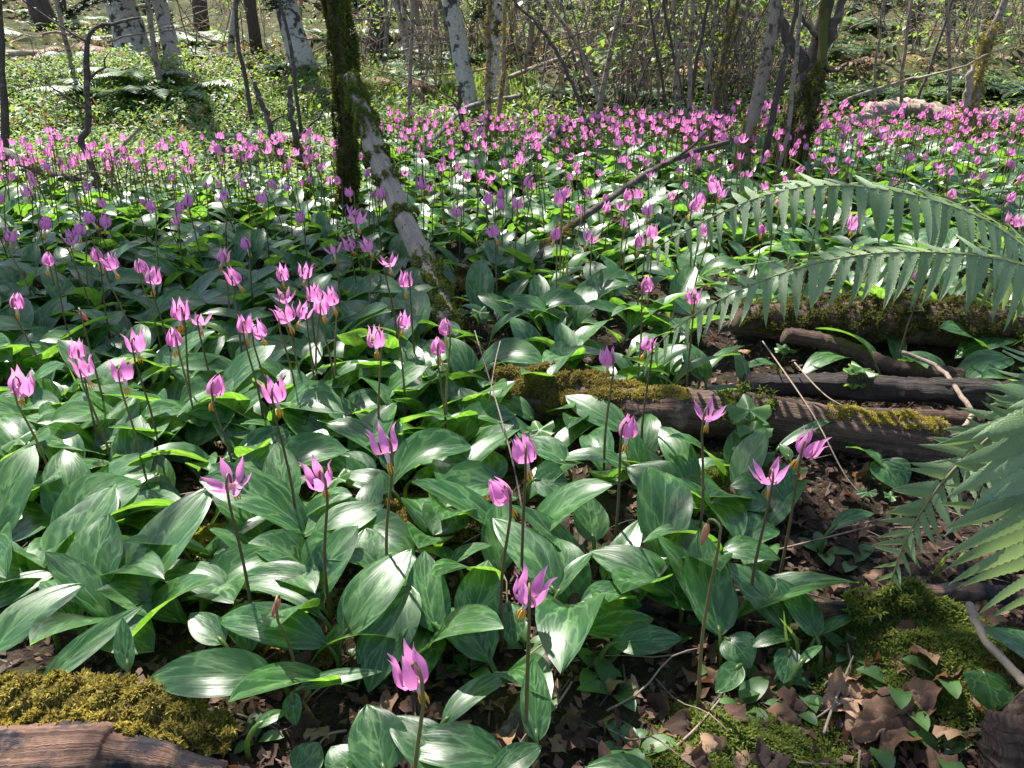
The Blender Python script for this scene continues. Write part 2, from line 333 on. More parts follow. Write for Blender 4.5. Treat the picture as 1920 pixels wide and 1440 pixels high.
def moss_on_tube(pts, rad, k, t0, t1, th0, th1, size, material, parent, seed=0, lift=0., clump=0., label=None):
    """moss over part of a log: t along it, th the angle round it measured from straight up (0)"""
    rs = np.random.default_rng(seed); pts = np.asarray(pts, float); n = len(pts); T = np.gradient(pts, axis=0); T /= np.linalg.norm(T, axis=1)[:, None]
    t = rs.uniform(t0, t1, k); th = rs.uniform(th0, th1, k)
    edge = np.minimum((t - t0), (t1 - t)) / (t1 - t0)
    keep = rs.uniform(size=k) < np.clip(edge * 6 + .25 + .5 * np.sin(th * 5 + t * 40) + clump * np.sin(t * 60 + 3 * np.cos(th * 3)), 0, 1)
    t, th = t[keep], th[keep]; s = t * (n - 1); i = np.clip(s.astype(int), 0, n - 2); f = (s - i)[:, None]
    c = pts[i] * (1 - f) + pts[i + 1] * f; tt = T[i]; rr = np.interp(s, range(n), np.broadcast_to(rad, (n,)))
    upr = np.where(np.abs(tt[:, 2:3]) < .9, [[0, 0, 1.]], [[0, -1., 0]])
    up = upr - tt * (upr * tt).sum(1)[:, None]; up /= np.linalg.norm(up, axis=1)[:, None]; sd = np.cross(tt, up)
    N = up * np.cos(th)[:, None] + sd * np.sin(th)[:, None]
    lump = size * .55 * (np.sin(t * 70 + 2 * np.sin(th * 3)) + np.sin(th * 7 + t * 31 + seed)); N2 = N + tt * (.5 * np.cos(t * 70))[:, None] + rs.normal(size=N.shape) * .25
    o = link('moss', moss_mesh('moss', c + N * (rr * .93 + lift + lump)[:, None], N2, size, material, seed), parent); o['kind'] = 'stuff'
    if label: o['label'] = label
    return o
def to_local(V, loc): return np.asarray(V, float) - np.asarray(loc, float)
def woody(name, pts, rad, material, label, cat, group=None, sides=10, n=None, noise=.1, jit=0., seed=0, flute=0., part='trunk', density=None):
    """a thing made of one trunk or log; returns thing, its local points and radii"""
    pts = np.asarray(pts, float); rad = np.asarray(rad, float)
    if n: 
        q = resample(np.column_stack([pts, rad]), n, 0); rad = np.maximum(q[:, 3], .0005); pts = q[:, :3].copy()
        if jit: pts[1:-1] += np.random.default_rng(seed).normal(size=(n - 2, 3)) * jit
    loc = pts[0].copy(); loc[2] = float(hgt(loc[0], loc[1])); t = thing(name, loc, label, cat, group); L = to_local(pts, loc)
    V, Fc, UV = tube(L, rad, sides, noise, seed, flute=flute)
    link(part, mk_mesh(part, V, Fc, material, UV), t); return t, L, rad

ORD = ['nearest', 'second nearest', 'third nearest', 'fourth nearest', 'fifth nearest', 'sixth nearest', 'seventh nearest', 'eighth nearest', 'ninth nearest', 'tenth nearest', 'eleventh nearest', 'twelfth nearest', 'thirteenth nearest', 'fourteenth nearest']
class Lab:      # labels made from the closest landmark and the rank of the distance to it
    def __init__(s, marks): s.marks = marks; s.items = []
    def add(s, o, p): s.items.append((o, pix(p)))
    def done(s, stem, cat, group, rest, limit=14):
        by = {}
        for o, q in s.items:
            d = [((q[0] - m[1]) ** 2 + (q[1] - m[2]) ** 2) ** .5 for m in s.marks]; i = int(np.argmin(d)); by.setdefault(i, []).append((d[i], o))
        for i, rows in by.items():
            rows.sort(key=lambda r: r[0])
            for k, (d, o) in enumerate(rows):
                tag(o, f'{stem}, {ORD[k]} to {s.marks[i][0]}' if k < limit else f'{rest}, around {s.marks[i][0]}', cat, group)

# ------------------------------------------------------------------ standing trees and stems
def px_path(spec): return np.array([PY(a, b, Y) for a, b, w, Y in spec]), np.array([w * depth(PY(a, b, Y)) / F / 2 for a, b, w, Y in spec])
def grow_up(pts, rad, top, seed=0, lean=None):
    rs = np.random.default_rng(seed); d = nrm(pts[-1] - pts[-2]); p = pts[-1].copy(); P_, R_ = list(pts), list(rad)
    while p[2] < top:
        d = nrm(d + np.array([0, 0, .35]) + rs.normal(size=3) * .08); p = p + d * max(.45, top / 9); P_.append(p.copy()); R_.append(max(R_[-1] * .9, .006))
    return np.array(P_), np.array(R_)
quad = (np.array([[-.5, 0, 0], [0, -.28, .05], [.5, 0, 0], [0, .28, .05]]), np.array([[0, 1, 2, 3]]))
def crown(parent, centre, radii, count, size, material, seed, name='crown', clumps=26):
    rs = np.random.default_rng(seed); cc = rs.normal(size=(clumps, 3)); cc /= np.linalg.norm(cc, axis=1)[:, None]; cc *= rs.uniform(.25, 1, (clumps, 1))
    p = cc[rs.integers(0, clumps, count)] + rs.normal(size=(count, 3)) * .17
    p = p * np.asarray(radii) + np.asarray(centre); Mx = align(rs.normal(size=(count, 3)) + [0, 0, 1.])
    V, Fx, _ = spread(quad[0], quad[1], p, Mx, size * rs.uniform(.6, 1.3, count))
    o = link(name, mk_mesh(name, V, Fx, material), parent); o['kind'] = 'stuff'; return o
def limb(parent, pts, rad, material, seed=0, name='branch', sides=7, n=10, jit=.01, noise=.12):
    q = resample(np.column_stack([pts, rad]), n); p = q[:, :3]; r = np.maximum(q[:, 3], .0008)
    if jit: p[1:] += np.random.default_rng(seed).normal(size=(n - 1, 3)) * jit
    V, Fc, UV = tube(p, r, sides, noise, seed); return link(name, mk_mesh(name, V, Fc, material, UV), parent)

# the shaggy mossy trunk in the middle
pts, rad = px_path([(649, 425, 46, 3.05), (650, 330, 44, 3.05), (651, 240, 48, 3.06), (645, 150, 58, 3.07), (636, 60, 62, 3.08), (626, -20, 60, 3.1)]); rad *= .60
pts, rad = grow_up(pts, rad, 4.2, 3)
mt, L, r = woody('mossy_tree', pts, rad, M['mossy_bark'], 'upright tree trunk shaggy with dark green moss, rising from the flowers left of centre', 'tree', n=40, seed=3, sides=14, noise=.08)
k0 = np.searchsorted(L[:, 2], .95) / 39
moss_on_tube(L, r, 9000, .0, k0, -3.14, 3.14, .020, M['moss_dark'], mt, 4, clump=.3)
moss_on_tube(L, r, 3200, .03, k0, .3, 3.0, .022, M['moss'], mt, 5)
for s in range(5):
    b0 = L[20 + 3 * s]; d = np.array([[-.6, -.3, .5], [.5, .5, .6], [.1, -.6, .6], [-.4, .5, .7], [.4, -.2, .8]][s]); limb(mt, [b0, b0 + d, b0 + d * 2 + [0, 0, .2]], [.03, .018, .006], M['mossy_bark'], s)
crown(mt, np.array([-.85, 3.15, 4.2]) - np.array(mt.location), (.95, .6, .4), 520, .085, M['canopy'], 9)  # unseen foliage, placed overhead to dapple the near ground at lower right

# the leaning bleached pole
spec = [(858, 665, 56, 1.80), (822, 560, 50, 2.02), (795, 490, 46, 2.16), (757, 410, 42, 2.32), (728, 340, 42, 2.46), (706, 290, 42, 2.56), (688, 235, 38, 2.66), (668, 180, 32, 2.76), (655, 145, 26, 2.82)]
pts, rad = px_path(spec); rad *= .96
dp, L, r = woody('dead_pole', pts, rad, M['pale_wood'], 'bleached dead pole leaning against the mossy trunk, moss at both ends', 'dead tree', n=60, seed=8, sides=16, noise=.06, jit=.0012, flute=.12)
moss_on_tube(L, r, 5200, .0, .34, -3.14, 3.14, .014, M['moss'], dp, 11, label='olive moss sleeve round the lower end')
moss_on_tube(L, r, 4200, .76, 1., -3.14, 3.14, .014, M['moss'], dp, 12, label='thick rings of olive moss near the top')
for t_ in (.69, .60, .47): moss_on_tube(L, r, 700, t_, t_ + .03, -3.14, 3.14, .014, M['moss'], dp, int(t_ * 100))
for t_, sx in ((.64, .3), (.57, .35), (.45, -.2)):
    i = int(t_ * 59); c = L[i] + np.array([sx * r[i], -r[i] * .96, .3 * r[i]])
    V, Fc, UV = tube([c + [0, .004, 0], c + [0, -.001, .001], c + [0, -.0012, .001]], [.009, .008, .001], 9, .25, i); link('knot_hole', mk_mesh('knot_hole', V, Fc, M['char'], UV), dp)

def tree(name, spec, bark, label, cat='tree', group=None, top=5., seed=0, sides=12, cr=None, limbs=4, jit=.004):
    pts, rad = px_path(spec); pts[0][2] = float(hgt(pts[0][0], pts[0][1])) - .03 if abs(pts[0][2] - float(hgt(pts[0][0], pts[0][1]))) < .6 else pts[0][2]
    n0 = len(pts); pts, rad = grow_up(pts, rad, top, seed)
    t, L, r = woody(name, pts, rad, bark, label, cat, group, n=34, seed=seed, sides=sides, noise=.09, jit=jit)
    rs = np.random.default_rng(seed)
    for s in range(limbs):
        i = int(rs.uniform(.45, .95) * 33); a = rs.uniform(0, 6.28); l = rs.uniform(.5, 1.2) * top / 5
        d = np.array([math.cos(a) * l, math.sin(a) * l, l * .6]); limb(t, [L[i], L[i] + d * .5, L[i] + d], [r[i] * .5, r[i] * .35, .004], bark, s + seed)
    if cr: crown(t, (np.array(cr[4]) - np.array(t.location)) if len(cr) > 4 else L[-1] + np.array([0, 0, -.1 * top]), cr[0], cr[1], cr[2], cr[3], seed, clumps=cr[5] if len(cr) > 5 else 26)
    return t, L, r
cn, nd = M['canopy'], M['needle']
tree('alder_tree', [(268, 175, 66, 7.4), (252, 110, 62, 7.45), (236, 40, 58, 7.5), (222, -20, 56, 7.5)], M['alder'], 'stoutest pale blotched alder trunk, leaning left behind the dark fern mound', group='alders', top=6.5, seed=21, cr=((1.5, 1.4, 1.2), 160, .11, cn))
tree('alder_tree', [(336, 155, 36, 7.6), (325, 100, 32, 7.6), (305, 30, 28, 7.7), (292, -20, 26, 7.7)], M['alder'], 'slimmer pale blotched alder leaning left, right beside the stoutest alder', group='alders', top=6., seed=22, cr=((1.2, 1.2, 1.), 110, .11, cn))
tree('alder_tree', [(582, 185, 52, 6.6), (565, 110, 48, 6.7), (545, 40, 44, 6.8), (528, -20, 42, 6.9)], M['alder'], 'leaning alder trunk with brown mossy foot, just left of the shaggy mossy trunk', group='alders', top=6., seed=23, cr=((1.25, .6, .4), 3200, .11, cn, (-2.4, 4.85, 4.6), 60))  # its dense crown is added out of view, off the trunk, to shade the mid-left lilies
tree('alder_tree', [(884, 225, 36, 5.6), (872, 150, 33, 5.65), (858, 70, 32, 5.7), (845, -20, 31, 5.7)], M['alder'], 'smooth pale grey alder trunk, left one of the upright pair at top centre', group='alders', top=6., seed=24, cr=((1.3, 1.3, 1.), 110, .11, cn))
tree('alder_tree', [(938, 212, 38, 5.9), (935, 140, 35, 5.9), (932, 60, 32, 5.9), (930, -20, 31, 5.9)], M['alder'], 'pale grey alder trunk with knots, right one of the upright pair at top centre', group='alders', top=6., seed=25, cr=((1.4, 1.3, 1.), 110, .11, cn))
for i, (x0, yb, x1, w, Y, lab) in enumerate([
        (95, 55, 62, 44, 10.5, 'dark conifer trunk leaning left in the top left corner'), (118, 45, 112, 20, 11.5, 'thin dark conifer trunk beside the leaning one at top left'),
        (380, 60, 372, 30, 10.2, 'dark conifer trunk right of the slim leaning alder'), (485, 125, 465, 24, 8.2, 'brown conifer trunk left of the leaning alder with mossy foot'),
        (712, 150, 700, 34, 7.9, 'reddish brown conifer trunk just right of the shaggy mossy trunk'), (1005, 50, 1000, 30, 11, 'dark conifer trunk right of the upright alder pair'),
        (1195, 60, 1205, 46, 10.8, 'broad dark conifer trunk behind the thicket at top centre right'), (1310, 40, 1318, 34, 11.8, 'dark conifer trunk behind the thin poles left of the forked maple'),
        (1708, 95, 1722, 34, 8.6, 'dark conifer trunk standing above the fern bank right of the forked maple'), (1790, 30, 1800, 36, 11.2, 'dim conifer trunk between the two darker ones at top right'),
        (1862, 60, 1868, 42, 9.6, 'rightmost dark conifer trunk at the top right edge'), (560, 30, 566, 26, 12, 'far dim conifer trunk behind the leaning alder'), (1610, 20, 1612, 30, 12.5, 'far dim conifer trunk right behind the forked maple')]):
    tree('conifer_tree', [(x0, yb, w, Y), (.5 * (x0 + x1), yb * .4, w * .93, Y), (x1, -25, w * .86, Y + .1)], M['brown_bark'], lab, group='conifers at the back', top=8, seed=40 + i, limbs=3, cr=((1.2, 1.2, 1.6), 70, .2, nd))

# forked mossy maple and its neighbours on the right
spec = [(1452, 345, 44, 3.9), (1478, 250, 34, 3.9), (1502, 165, 31, 3.92), (1528, 90, 28, 3.94), (1545, 30, 25, 3.95), (1556, -20, 22, 3.96)]
fm, L, r = tree('vine_maple', spec, M['twig_dark'], 'forked mossy maple trunk with dark twisting limbs, standing behind the big fern', top=4.2, seed=61, limbs=3, cr=((1.2, 1.2, .7), 350, .09, cn))
b = np.array(fm.location)
def pl(*spec):
    p, w = px_path(spec); return p - b, w
for i, sp in enumerate([[(1482, 345, 30, 3.82), (1506, 260, 28, 3.8), (1524, 180, 24, 3.82), (1540, 110, 18, 3.85), (1548, 30, 20, 3.9), (1550, -40, 18, 3.9)],
                        [(1512, 128, 28, 3.93), (1490, 90, 24, 3.93), (1466, 50, 21, 3.93), (1448, -20, 19, 3.95), (1440, -80, 15, 3.95)],
                        [(1543, 95, 20, 3.9), (1562, 55, 18, 3.88), (1578, 0, 17, 3.88), (1590, -70, 14, 3.9)],
                        [(1546, 120, 8, 3.85), (1558, 134, 6, 3.82), (1580, 128, 5, 3.8), (1595, 108, 3, 3.8)],
                        [(1535, 70, 12, 3.9), (1508, 40, 8, 3.95), (1490, 0, 6, 3.95), (1480, -60, 4, 3.95)]]):
    p, w = pl(*sp); limb(fm, p, w, M['mossy_bark'] if i == 0 else M['twig_dark'], i + 70, n=22, sides=9, jit=.004)
    if i == 0: moss_on_tube(resample(p, 22), np.interp(np.linspace(0, 1, 22), np.linspace(0, 1, len(w)), w), 3000, 0, .62, -3.14, 3.14, .019, M['moss_dark'], fm, 77)
moss_on_tube(L, r, 2600, 0, .10, -3.14, 1.0, .018, M['moss'], fm, 78)
def pole(name, spec, bark, label, cat='stem', top=None, seed=0, moss=None, twigs=3, group=None, jit=.004):
    pts, rad = px_path(spec)
    if top: pts, rad = grow_up(pts, rad, top, seed)
    t, L, r = woody(name, pts, rad, bark, label, cat, group, n=26, seed=seed, sides=8, noise=.1, jit=jit, part='stem')
    rs = np.random.default_rng(seed)
    for s in range(twigs):
        i = int(rs.uniform(.25, .8) * 25); a = rs.uniform(-1.2, 1.2) + (math.pi if rs.uniform() < .5 else 0); l = rs.uniform(.12, .4)
        d = np.array([math.cos(a) * l, math.sin(a) * l * .5, l * rs.uniform(.3, 1)]); limb(t, [L[i], L[i] + d * .5 + rs.normal(size=3) * .02, L[i] + d], [r[i] * .45, r[i] * .3, .001], bark, s, 'twig', 5, 7, .006)
    if moss: moss_on_tube(L, r, moss[0], moss[1], moss[2], -3.14, 3.14, moss[3], moss[4] if len(moss) > 4 else M['moss_gold'], t, seed)
    return t
pole('bare_pole', [(1385, 350, 30, 3.75), (1398, 270, 26, 3.75), (1418, 190, 24, 3.75), (1440, 90, 22, 3.75), (1456, -10, 20, 3.75)], M['twig'], 'straight grey pole rising just left of the forked maple', top=3, seed=81, moss=(700, 0, .10, .02))
pole('bare_pole', [(1432, 300, 12, 3.7), (1446, 230, 12, 3.7), (1470, 130, 11, 3.7), (1480, 60, 9, 3.7), (1500, -20, 7, 3.7)], M['twig_dark'], 'thin dark stem crossing between grey pole and forked maple', top=2.6, seed=82)
pole('bare_pole', [(1455, 345, 8, 3.6), (1478, 240, 8, 3.6), (1492, 110, 8, 3.6), (1505, 0, 7, 3.6)], M['twig'], 'thin pale stem running up in front of the forked maple', top=2.4, seed=83)
pole('mossy_stump_stem', [(1806, 272, 30, 4.9), (1822, 200, 24, 4.9), (1836, 130, 18, 4.9), (1860, 60, 15, 4.9), (1890, -10, 12, 4.9)], M['twig'], 'gold mossy stem leaning right beside the far log at right', top=3, seed=84, moss=(1500, 0, .22, .024))
pole('broken_stub', [(1800, 268, 22, 4.85), (1812, 200, 17, 4.85), (1818, 140, 13, 4.85), (1824, 122, 5, 4.85)], M['pale_wood'], 'broken pale stub standing against the gold mossy stem', twigs=0, seed=85, moss=(700, 0, .5, .02))
pole('crooked_sapling', [(192, 385, 14, 3.35), (180, 330, 13, 3.36), (160, 285, 12, 3.38), (150, 265, 13, 3.38), (165, 240, 12, 3.38), (164, 180, 11, 3.38), (162, 140, 13, 3.38), (167, 66, 8, 3.4), (185, 50, 7, 3.42), (225, 42, 6, 3.42), (262, 33, 4, 3.42)], M['twig_dark'], 'crooked dark sapling with a kink and a limb bending right, at left', seed=86, twigs=3, jit=.002)
pole('bare_pole', [(6, 345, 16, 3.8), (8, 220, 14, 3.8), (4, 100, 12, 3.8), (-4, -20, 11, 3.8)], M['twig_dark'], 'dark pole standing at the left edge of the picture', top=3, seed=87)
pole('bare_pole', [(475, 232, 9, 5.2), (462, 160, 8, 5.2), (446, 70, 8, 5.2), (440, -20, 7, 5.2)], M['twig_dark'], 'thin straight stem rising left of the mossy-footed alder', top=2.6, seed=88)
pole('dead_snag', [(545, 340, 13, 3.75), (522, 285, 12, 3.76), (500, 215, 11, 3.78), (484, 175, 10, 3.8), (478, 152, 7, 3.8)], M['twig_dark'], 'dark broken snag leaning left, left of the shaggy mossy trunk', seed=89, twigs=1)
pole('dead_snag', [(572, 348, 18, 3.7), (562, 290, 14, 3.7), (548, 230, 11, 3.72), (542, 160, 9, 3.74)], M['twig_dark'], 'dark mossy snag between the leaning snag and the shaggy mossy trunk', seed=90, twigs=1, moss=(500, 0, .5, .016, M['moss_brown']))
pole('bare_pole', [(566, 260, 8, 4.0), (556, 180, 7, 4.0), (548, 100, 7, 4.), (528, 20, 6, 4.), (510, -30, 5, 4.)], M['twig_dark'], 'slender dark stem rising from the dark mossy snag', top=2.4, seed=91)
pole('bare_pole', [(772, 250, 8, 5.2), (770, 120, 7, 5.2), (773, -20, 7, 5.2)], M['twig'], 'thin straight brown stem right of the leaning dead pole', top=2.6, seed=92)
pole('mossy_sapling', [(912, 285, 14, 4.5), (914, 200, 12, 4.5), (916, 120, 9, 4.5), (918, -20, 7, 4.5)], M['twig'], 'straight sapling with moss sleeved foot in front of the right alder', top=2.6, seed=93, moss=(900, 0, .32, .018, M['moss_brown']))
pole('mossy_sapling', [(925, 260, 13, 4.55), (936, 200, 10, 4.55), (945, 120, 8, 4.5), (950, -20, 6, 4.5)], M['twig'], 'sapling leaning right with a golden mossy foot by the right alder', top=2.6, seed=94, moss=(700, 0, .3, .018))
pole('dead_snag', [(880, 280, 10, 4.4), (866, 225, 9, 4.4), (860, 160, 7, 4.4)], M['twig_dark'], 'short dark snag standing before the left alder', seed=95, twigs=2)
pole('bare_pole', [(1118, 232, 13, 5.), (1132, 170, 11, 5.), (1145, 100, 10, 5.), (1160, 30, 9, 5.), (1170, -20, 8, 5.)], M['twig'], 'pale brown forked stem at the far end of the flowers, top centre', top=2.6, seed=96, twigs=4)
pole('bare_pole', [(1104, 245, 8, 4.6), (1070, 150, 7, 4.6), (1020, 60, 6, 4.6), (950, -10, 5, 4.6)], M['twig_dark'], 'long thin stem slanting left across the top centre', seed=97)
pole('bare_pole', [(1135, 228, 10, 5.1), (1110, 150, 9, 5.2), (1080, 80, 8, 5.3), (1010, -20, 7, 5.4)], M['twig'], 'brown stem bowing left behind the forked pale stem', top=2.4, seed=98)
pole('mossy_sapling', [(1332, 285, 24, 4.4), (1340, 240, 18, 4.4), (1344, 190, 13, 4.4), (1352, 120, 9, 4.4), (1372, 40, 7, 4.4), (1385, -20, 6, 4.4)], M['twig_dark'], 'dark mossy stem among the thin poles left of the grey pole', top=2.6, seed=99, moss=(900, 0, .3, .02, M['moss_brown']))
for i, (xb, yb, xt, w, Y) in enumerate([(1285, 250, 1330, 8, 4.6), (1296, 260, 1300, 9, 4.55), (1310, 252, 1345, 7, 4.7), (1362, 240, 1368, 8, 4.7), (1276, 238, 1262, 6, 4.9), (1320, 238, 1395, 6, 4.85), (1300, 232, 1240, 6, 5.0), (1352, 262, 1300, 6, 4.6), (1265, 225, 1290, 7, 5.2), (1255, 222, 1215, 6, 5.3), (1236, 220, 1252, 6, 5.4), (1690, 195, 1712, 7, 5.4), (1720, 192, 1790, 6, 5.4), (1780, 205, 1775, 7, 5.2), (1640, 190, 1660, 6, 5.5)]):
    pole('thin_pole', [(xb, yb, w, Y), (.6 * xb + .4 * xt + random.uniform(-6, 6), .6 * yb, w * .9, Y), (xt, -15, w * .75, Y)], M['twig'] if i % 3 else M['twig_dark'],
         f'{["first","second","third","fourth","fifth","sixth","seventh","eighth","ninth","tenth","eleventh"][i]} thin bare pole of the thicket left of the grey pole, nearest first' if i < 11 else f'{["first","second","third","fourth"][i-11]} thin bare stem rising behind the far log at right', group='thin bare poles', top=2.2, seed=110 + i, twigs=4)

slim = Lab([('the crooked sapling', 165, 130), ('the slim leaning alder', 330, 60), ('the mossy-footed alder', 560, 60), ('the reddish conifer trunk', 705, 60), ('the upright alder pair', 890, 60), ('the pale forked stem', 1140, 80), ('the thin pole thicket', 1310, 60), ('the forked maple', 1520, 60), ('the top right corner', 1890, 40)])
for i in range(30):
    px = random.choice([random.uniform(20, 1900), random.uniform(740, 1000), random.uniform(980, 1440)]); Y = random.uniform(5.8, 9.); w = random.uniform(6, 13); p = PY(px, 150, Y); z = float(hgt(p[0], Y)); _, yb = pix((p[0], Y, z)); lean = random.uniform(-45, 45)
    t = pole('slim_stem', [(px, yb, w, Y), (px + lean * .5 + random.uniform(-5, 5), yb * .5, w * .9, Y), (px + lean, -15, w * .8, Y)], random.choice([M['twig'], M['twig'], M['alder'], M['grey_bark']]), None, top=2.6, seed=300 + i, twigs=3); slim.add(t, (p[0], Y, z + .2))
slim.done('slim pale stem in the background', 'stem', 'slim background stems', 'slim background stem')

# ------------------------------------------------------------------ logs and sticks on the ground
def log(name, spec, material, label, cat='log', n=60, sides=20, noise=.06, flute=.28, seed=0, jit=.001):
    pts = np.array([P(a, b, z) for a, b, w, z in spec]); rad = np.array([w * depth(p) / F / 2 for p, (a, b, w, z) in zip(pts, spec)])
    return woody(name, pts, rad, material, label, cat, n=n, seed=seed, sides=sides, noise=noise, flute=flute, jit=jit, part='log')
lg, L, r = log('rotten_log', [(925, 742, 96, .045), (1040, 745, 112, .05), (1180, 768, 96, .045), (1400, 782, 96, .045), (1600, 812, 92, .045), (1745, 832, 96, .045), (1830, 850, 70, .04)], M['rotten'], 'dark crumbling rotten log with golden moss cap, lying across the right middle', seed=5, n=110, sides=34)
moss_on_tube(L, r, 12000, 0, .30, -2.2, 1.6, .011, M['moss_brown'], lg, 31, label='thick brown gold moss on the left end')
moss_on_tube(L, r, 6000, .02, .33, -1.2, 1.2, .010, M['moss_brown'], lg, 32)
moss_on_tube(L, r, 2600, .27, .45, -.7, .6, .008, M['moss_gold'], lg, 33, label='bright yellow moss strip along the top')
moss_on_tube(L, r, 3200, .70, .93, -.8, .6, .008, M['moss_gold'], lg, 34, label='bright yellow moss patch near the right end')
moss_on_tube(L, r, 500, .5, .62, -.2, 1.6, .014, M['moss'], lg, 35)
log('charred_log', [(1395, 722, 46, .05), (1520, 724, 52, .05), (1700, 730, 56, .05), (1960, 748, 60, .05)], M['char'], 'blackened splintered log just behind the rotten log', seed=6, flute=.5, noise=.14)
log('wood_slab', [(1555, 776, 26, .03), (1660, 778, 30, .03), (1840, 788, 34, .03)], M['rotten'], 'flat brown slab of rotten wood between rotten and blackened logs', seed=7, sides=12)
log('fallen_branch', [(1470, 628, 30, .08), (1540, 640, 34, .07), (1600, 660, 34, .06), (1680, 690, 34, .05), (1800, 708, 36, .05)], M['rotten'], 'smooth brown fallen branch sloping right below the arching fern', 'branch', seed=8, flute=.1, sides=14)
ml, L, r = log('mossy_log', [(1380, 600, 60, .05), (1500, 602, 80, .05), (1700, 606, 92, .05), (1900, 618, 90, .05)], M['rotten'], 'dark mossy log in the shade under the arching fern fronds', seed=9)
moss_on_tube(L, r, 7000, 0, 1, -1.9, 1.9, .013, M['moss_dark'], ml, 36)
bl, L, r = log('fallen_branch', [(1080, 1128, 40, .02), (1200, 1130, 42, .02), (1330, 1132, 44, .022), (1500, 1148, 38, .03), (1620, 1138, 34, .035), (1720, 1112, 34, .04), (1830, 1110, 36, .04), (1960, 1126, 40, .04)], M['red_wood'], 'weathered brown branch lying across above the right moss cushion', 'branch', seed=10, flute=.15, sides=14)
moss_on_tube(L, r, 1200, .55, .70, -.4, 2.0, .012, M['moss'], bl, 37)
log('bent_stick', [(1818, 1135, 16, .06), (1838, 1180, 15, .06), (1866, 1220, 16, .055), (1940, 1300, 20, .05)], M['pale_wood'], 'pale bent stick at the right edge below the near fern', 'stick', seed=11, sides=10, flute=.1, n=20)
log('thin_twig', [(1690, 660, 8, .10), (1760, 690, 9, .09), (1812, 755, 10, .06), (1822, 775, 10, .05), (1800, 812, 8, .05)], M['twig'], 'thin grey twig bending down beside the pair of broad leaves at right', 'twig', seed=12, sides=8, flute=0, n=20)
sl, L, r = log('split_log', [(-60, 1440, 150, .03), (60, 1432, 146, .03), (160, 1424, 136, .03), (205, 1420, 122, .03), (214, 1422, 92, .03), (300, 1430, 84, .025), (345, 1440, 60, .02), (420, 1452, 50, .02)], M['red_wood'], 'split reddish log with broken end in the bottom left corner', seed=13, n=90, sides=52, flute=.22, noise=.0, jit=.0003)
moss_on_tube(L, r, 6000, .0, .82, -1.9, -.75, .010, M['moss_gold'], sl, 38)
mb, L, r = log('mossy_log', [(-40, 1335, 86, .02), (100, 1330, 90, .025), (220, 1335, 86, .022), (320, 1352, 74, .018), (425, 1392, 50, .01)], M['rotten'], 'log covered in golden moss behind the split log, bottom left', seed=14)
moss_on_tube(L, r, 17000, 0, 1, -2.1, 2.1, .010, M['moss_gold'], mb, 39)
moss_on_tube(L, r, 5000, 0, 1, -1.8, 1.9, .012, M['moss_brown'], mb, 40)
log('fallen_stick', [(930, 1408, 34, .012), (965, 1350, 30, .016), (1000, 1285, 28, .02), (1040, 1215, 26, .03), (1070, 1150, 22, .03), (1088, 1060, 20, .03), (1096, 985, 16, .03)], M['twig_dark'], 'thick knobbly brown stick lying among leaves at bottom centre', 'stick', seed=15, sides=12, flute=.12, noise=.1, n=50)
db, L, r = log('dead_branch', [(985, 505, 12, .03), (1060, 432, 15, .10), (1130, 382, 13, .16), (1200, 333, 12, .22), (1290, 288, 11, .26), (1368, 266, 8, .29)], M['twig_dark'], 'long dark dead branch slanting up to the right through the flowers', 'branch', seed=16, sides=10, flute=.1, n=40)
moss_on_tube(L, r, 500, .12, .28, -3.14, 3.14, .016, M['moss_brown'], db, 41)
log('dead_branch', [(1240, 308, 7, .24), (1270, 296, 6, .28), (1325, 248, 4, .36)], M['twig_dark'], 'short side branch crossing the long slanting dead branch', 'branch', seed=17, sides=8, flute=0, n=14)
log('dead_branch', [(10, 285, 18, .16), (60, 315, 17, .11), (130, 333, 15, .1), (200, 346, 13, .07), (285, 366, 9, .05)], M['twig_dark'], 'dark dead branch lying under the crooked sapling at left', 'branch', seed=18, sides=10, n=30)
log('dead_branch', [(120, 332, 8, .1), (170, 322, 6, .14), (205, 326, 5, .14), (212, 300, 4, .2), (208, 262, 3, .26)], M['twig'], 'thin upturned side twig on the dead branch at left', 'branch', seed=19, sides=7, n=24)
log('driftwood_log', [(1585, 232, 20, .10), (1650, 212, 40, .11), (1700, 204, 44, .12), (1780, 216, 30, .10), (1860, 222, 28, .1), (1960, 222, 34, .1)], M['pale_wood'], 'pale broken log at the far edge of the flowers on the right', seed=20, sides=18, noise=.2, flute=.4, n=60, jit=.006)
log('dead_branch', [(1005, 285, 12, .05), (1030, 258, 13, .10), (1060, 236, 12, .15), (1090, 225, 11, .17), (1118, 230, 9, .15)], M['grey_bark'], 'curved pale dead branch among far flowers at top centre', 'branch', seed=24, sides=9, n=24)
log('dead_branch', [(790, 290, 9, .05), (840, 232, 10, .16), (880, 200, 10, .2), (975, 180, 9, .15)], M['grey_bark'], 'pale dead branch lying across the feet of the upright alders', 'branch', seed=25, sides=9, n=24)
log('dead_branch', [(205, 300, 9, .10), (240, 262, 8, .18), (262, 240, 6, .22)], M['pale_wood'], 'pale forked stick poking up among left far flowers', 'branch', seed=26, sides=8, n=16)
log('far_log', [(560, 170, 22, .05), (620, 176, 22, .06), (660, 180, 18, .06)], M['brown_bark'], 'short dark log behind the shaggy mossy trunk', seed=27, sides=10, n=20)
log('far_log', [(955, 145, 9, .1), (1020, 120, 9, .12), (1090, 98, 8, .15)], M['pale_wood'], 'thin pale fallen trunk slanting behind the right alder', seed=28, sides=10, n=20)
log('far_log', [(-20, 98, 12, .1), (40, 100, 12, .12), (75, 98, 10, .1)], M['pale_wood'], 'pale fallen log at the far left edge', seed=29, sides=10, n=20)
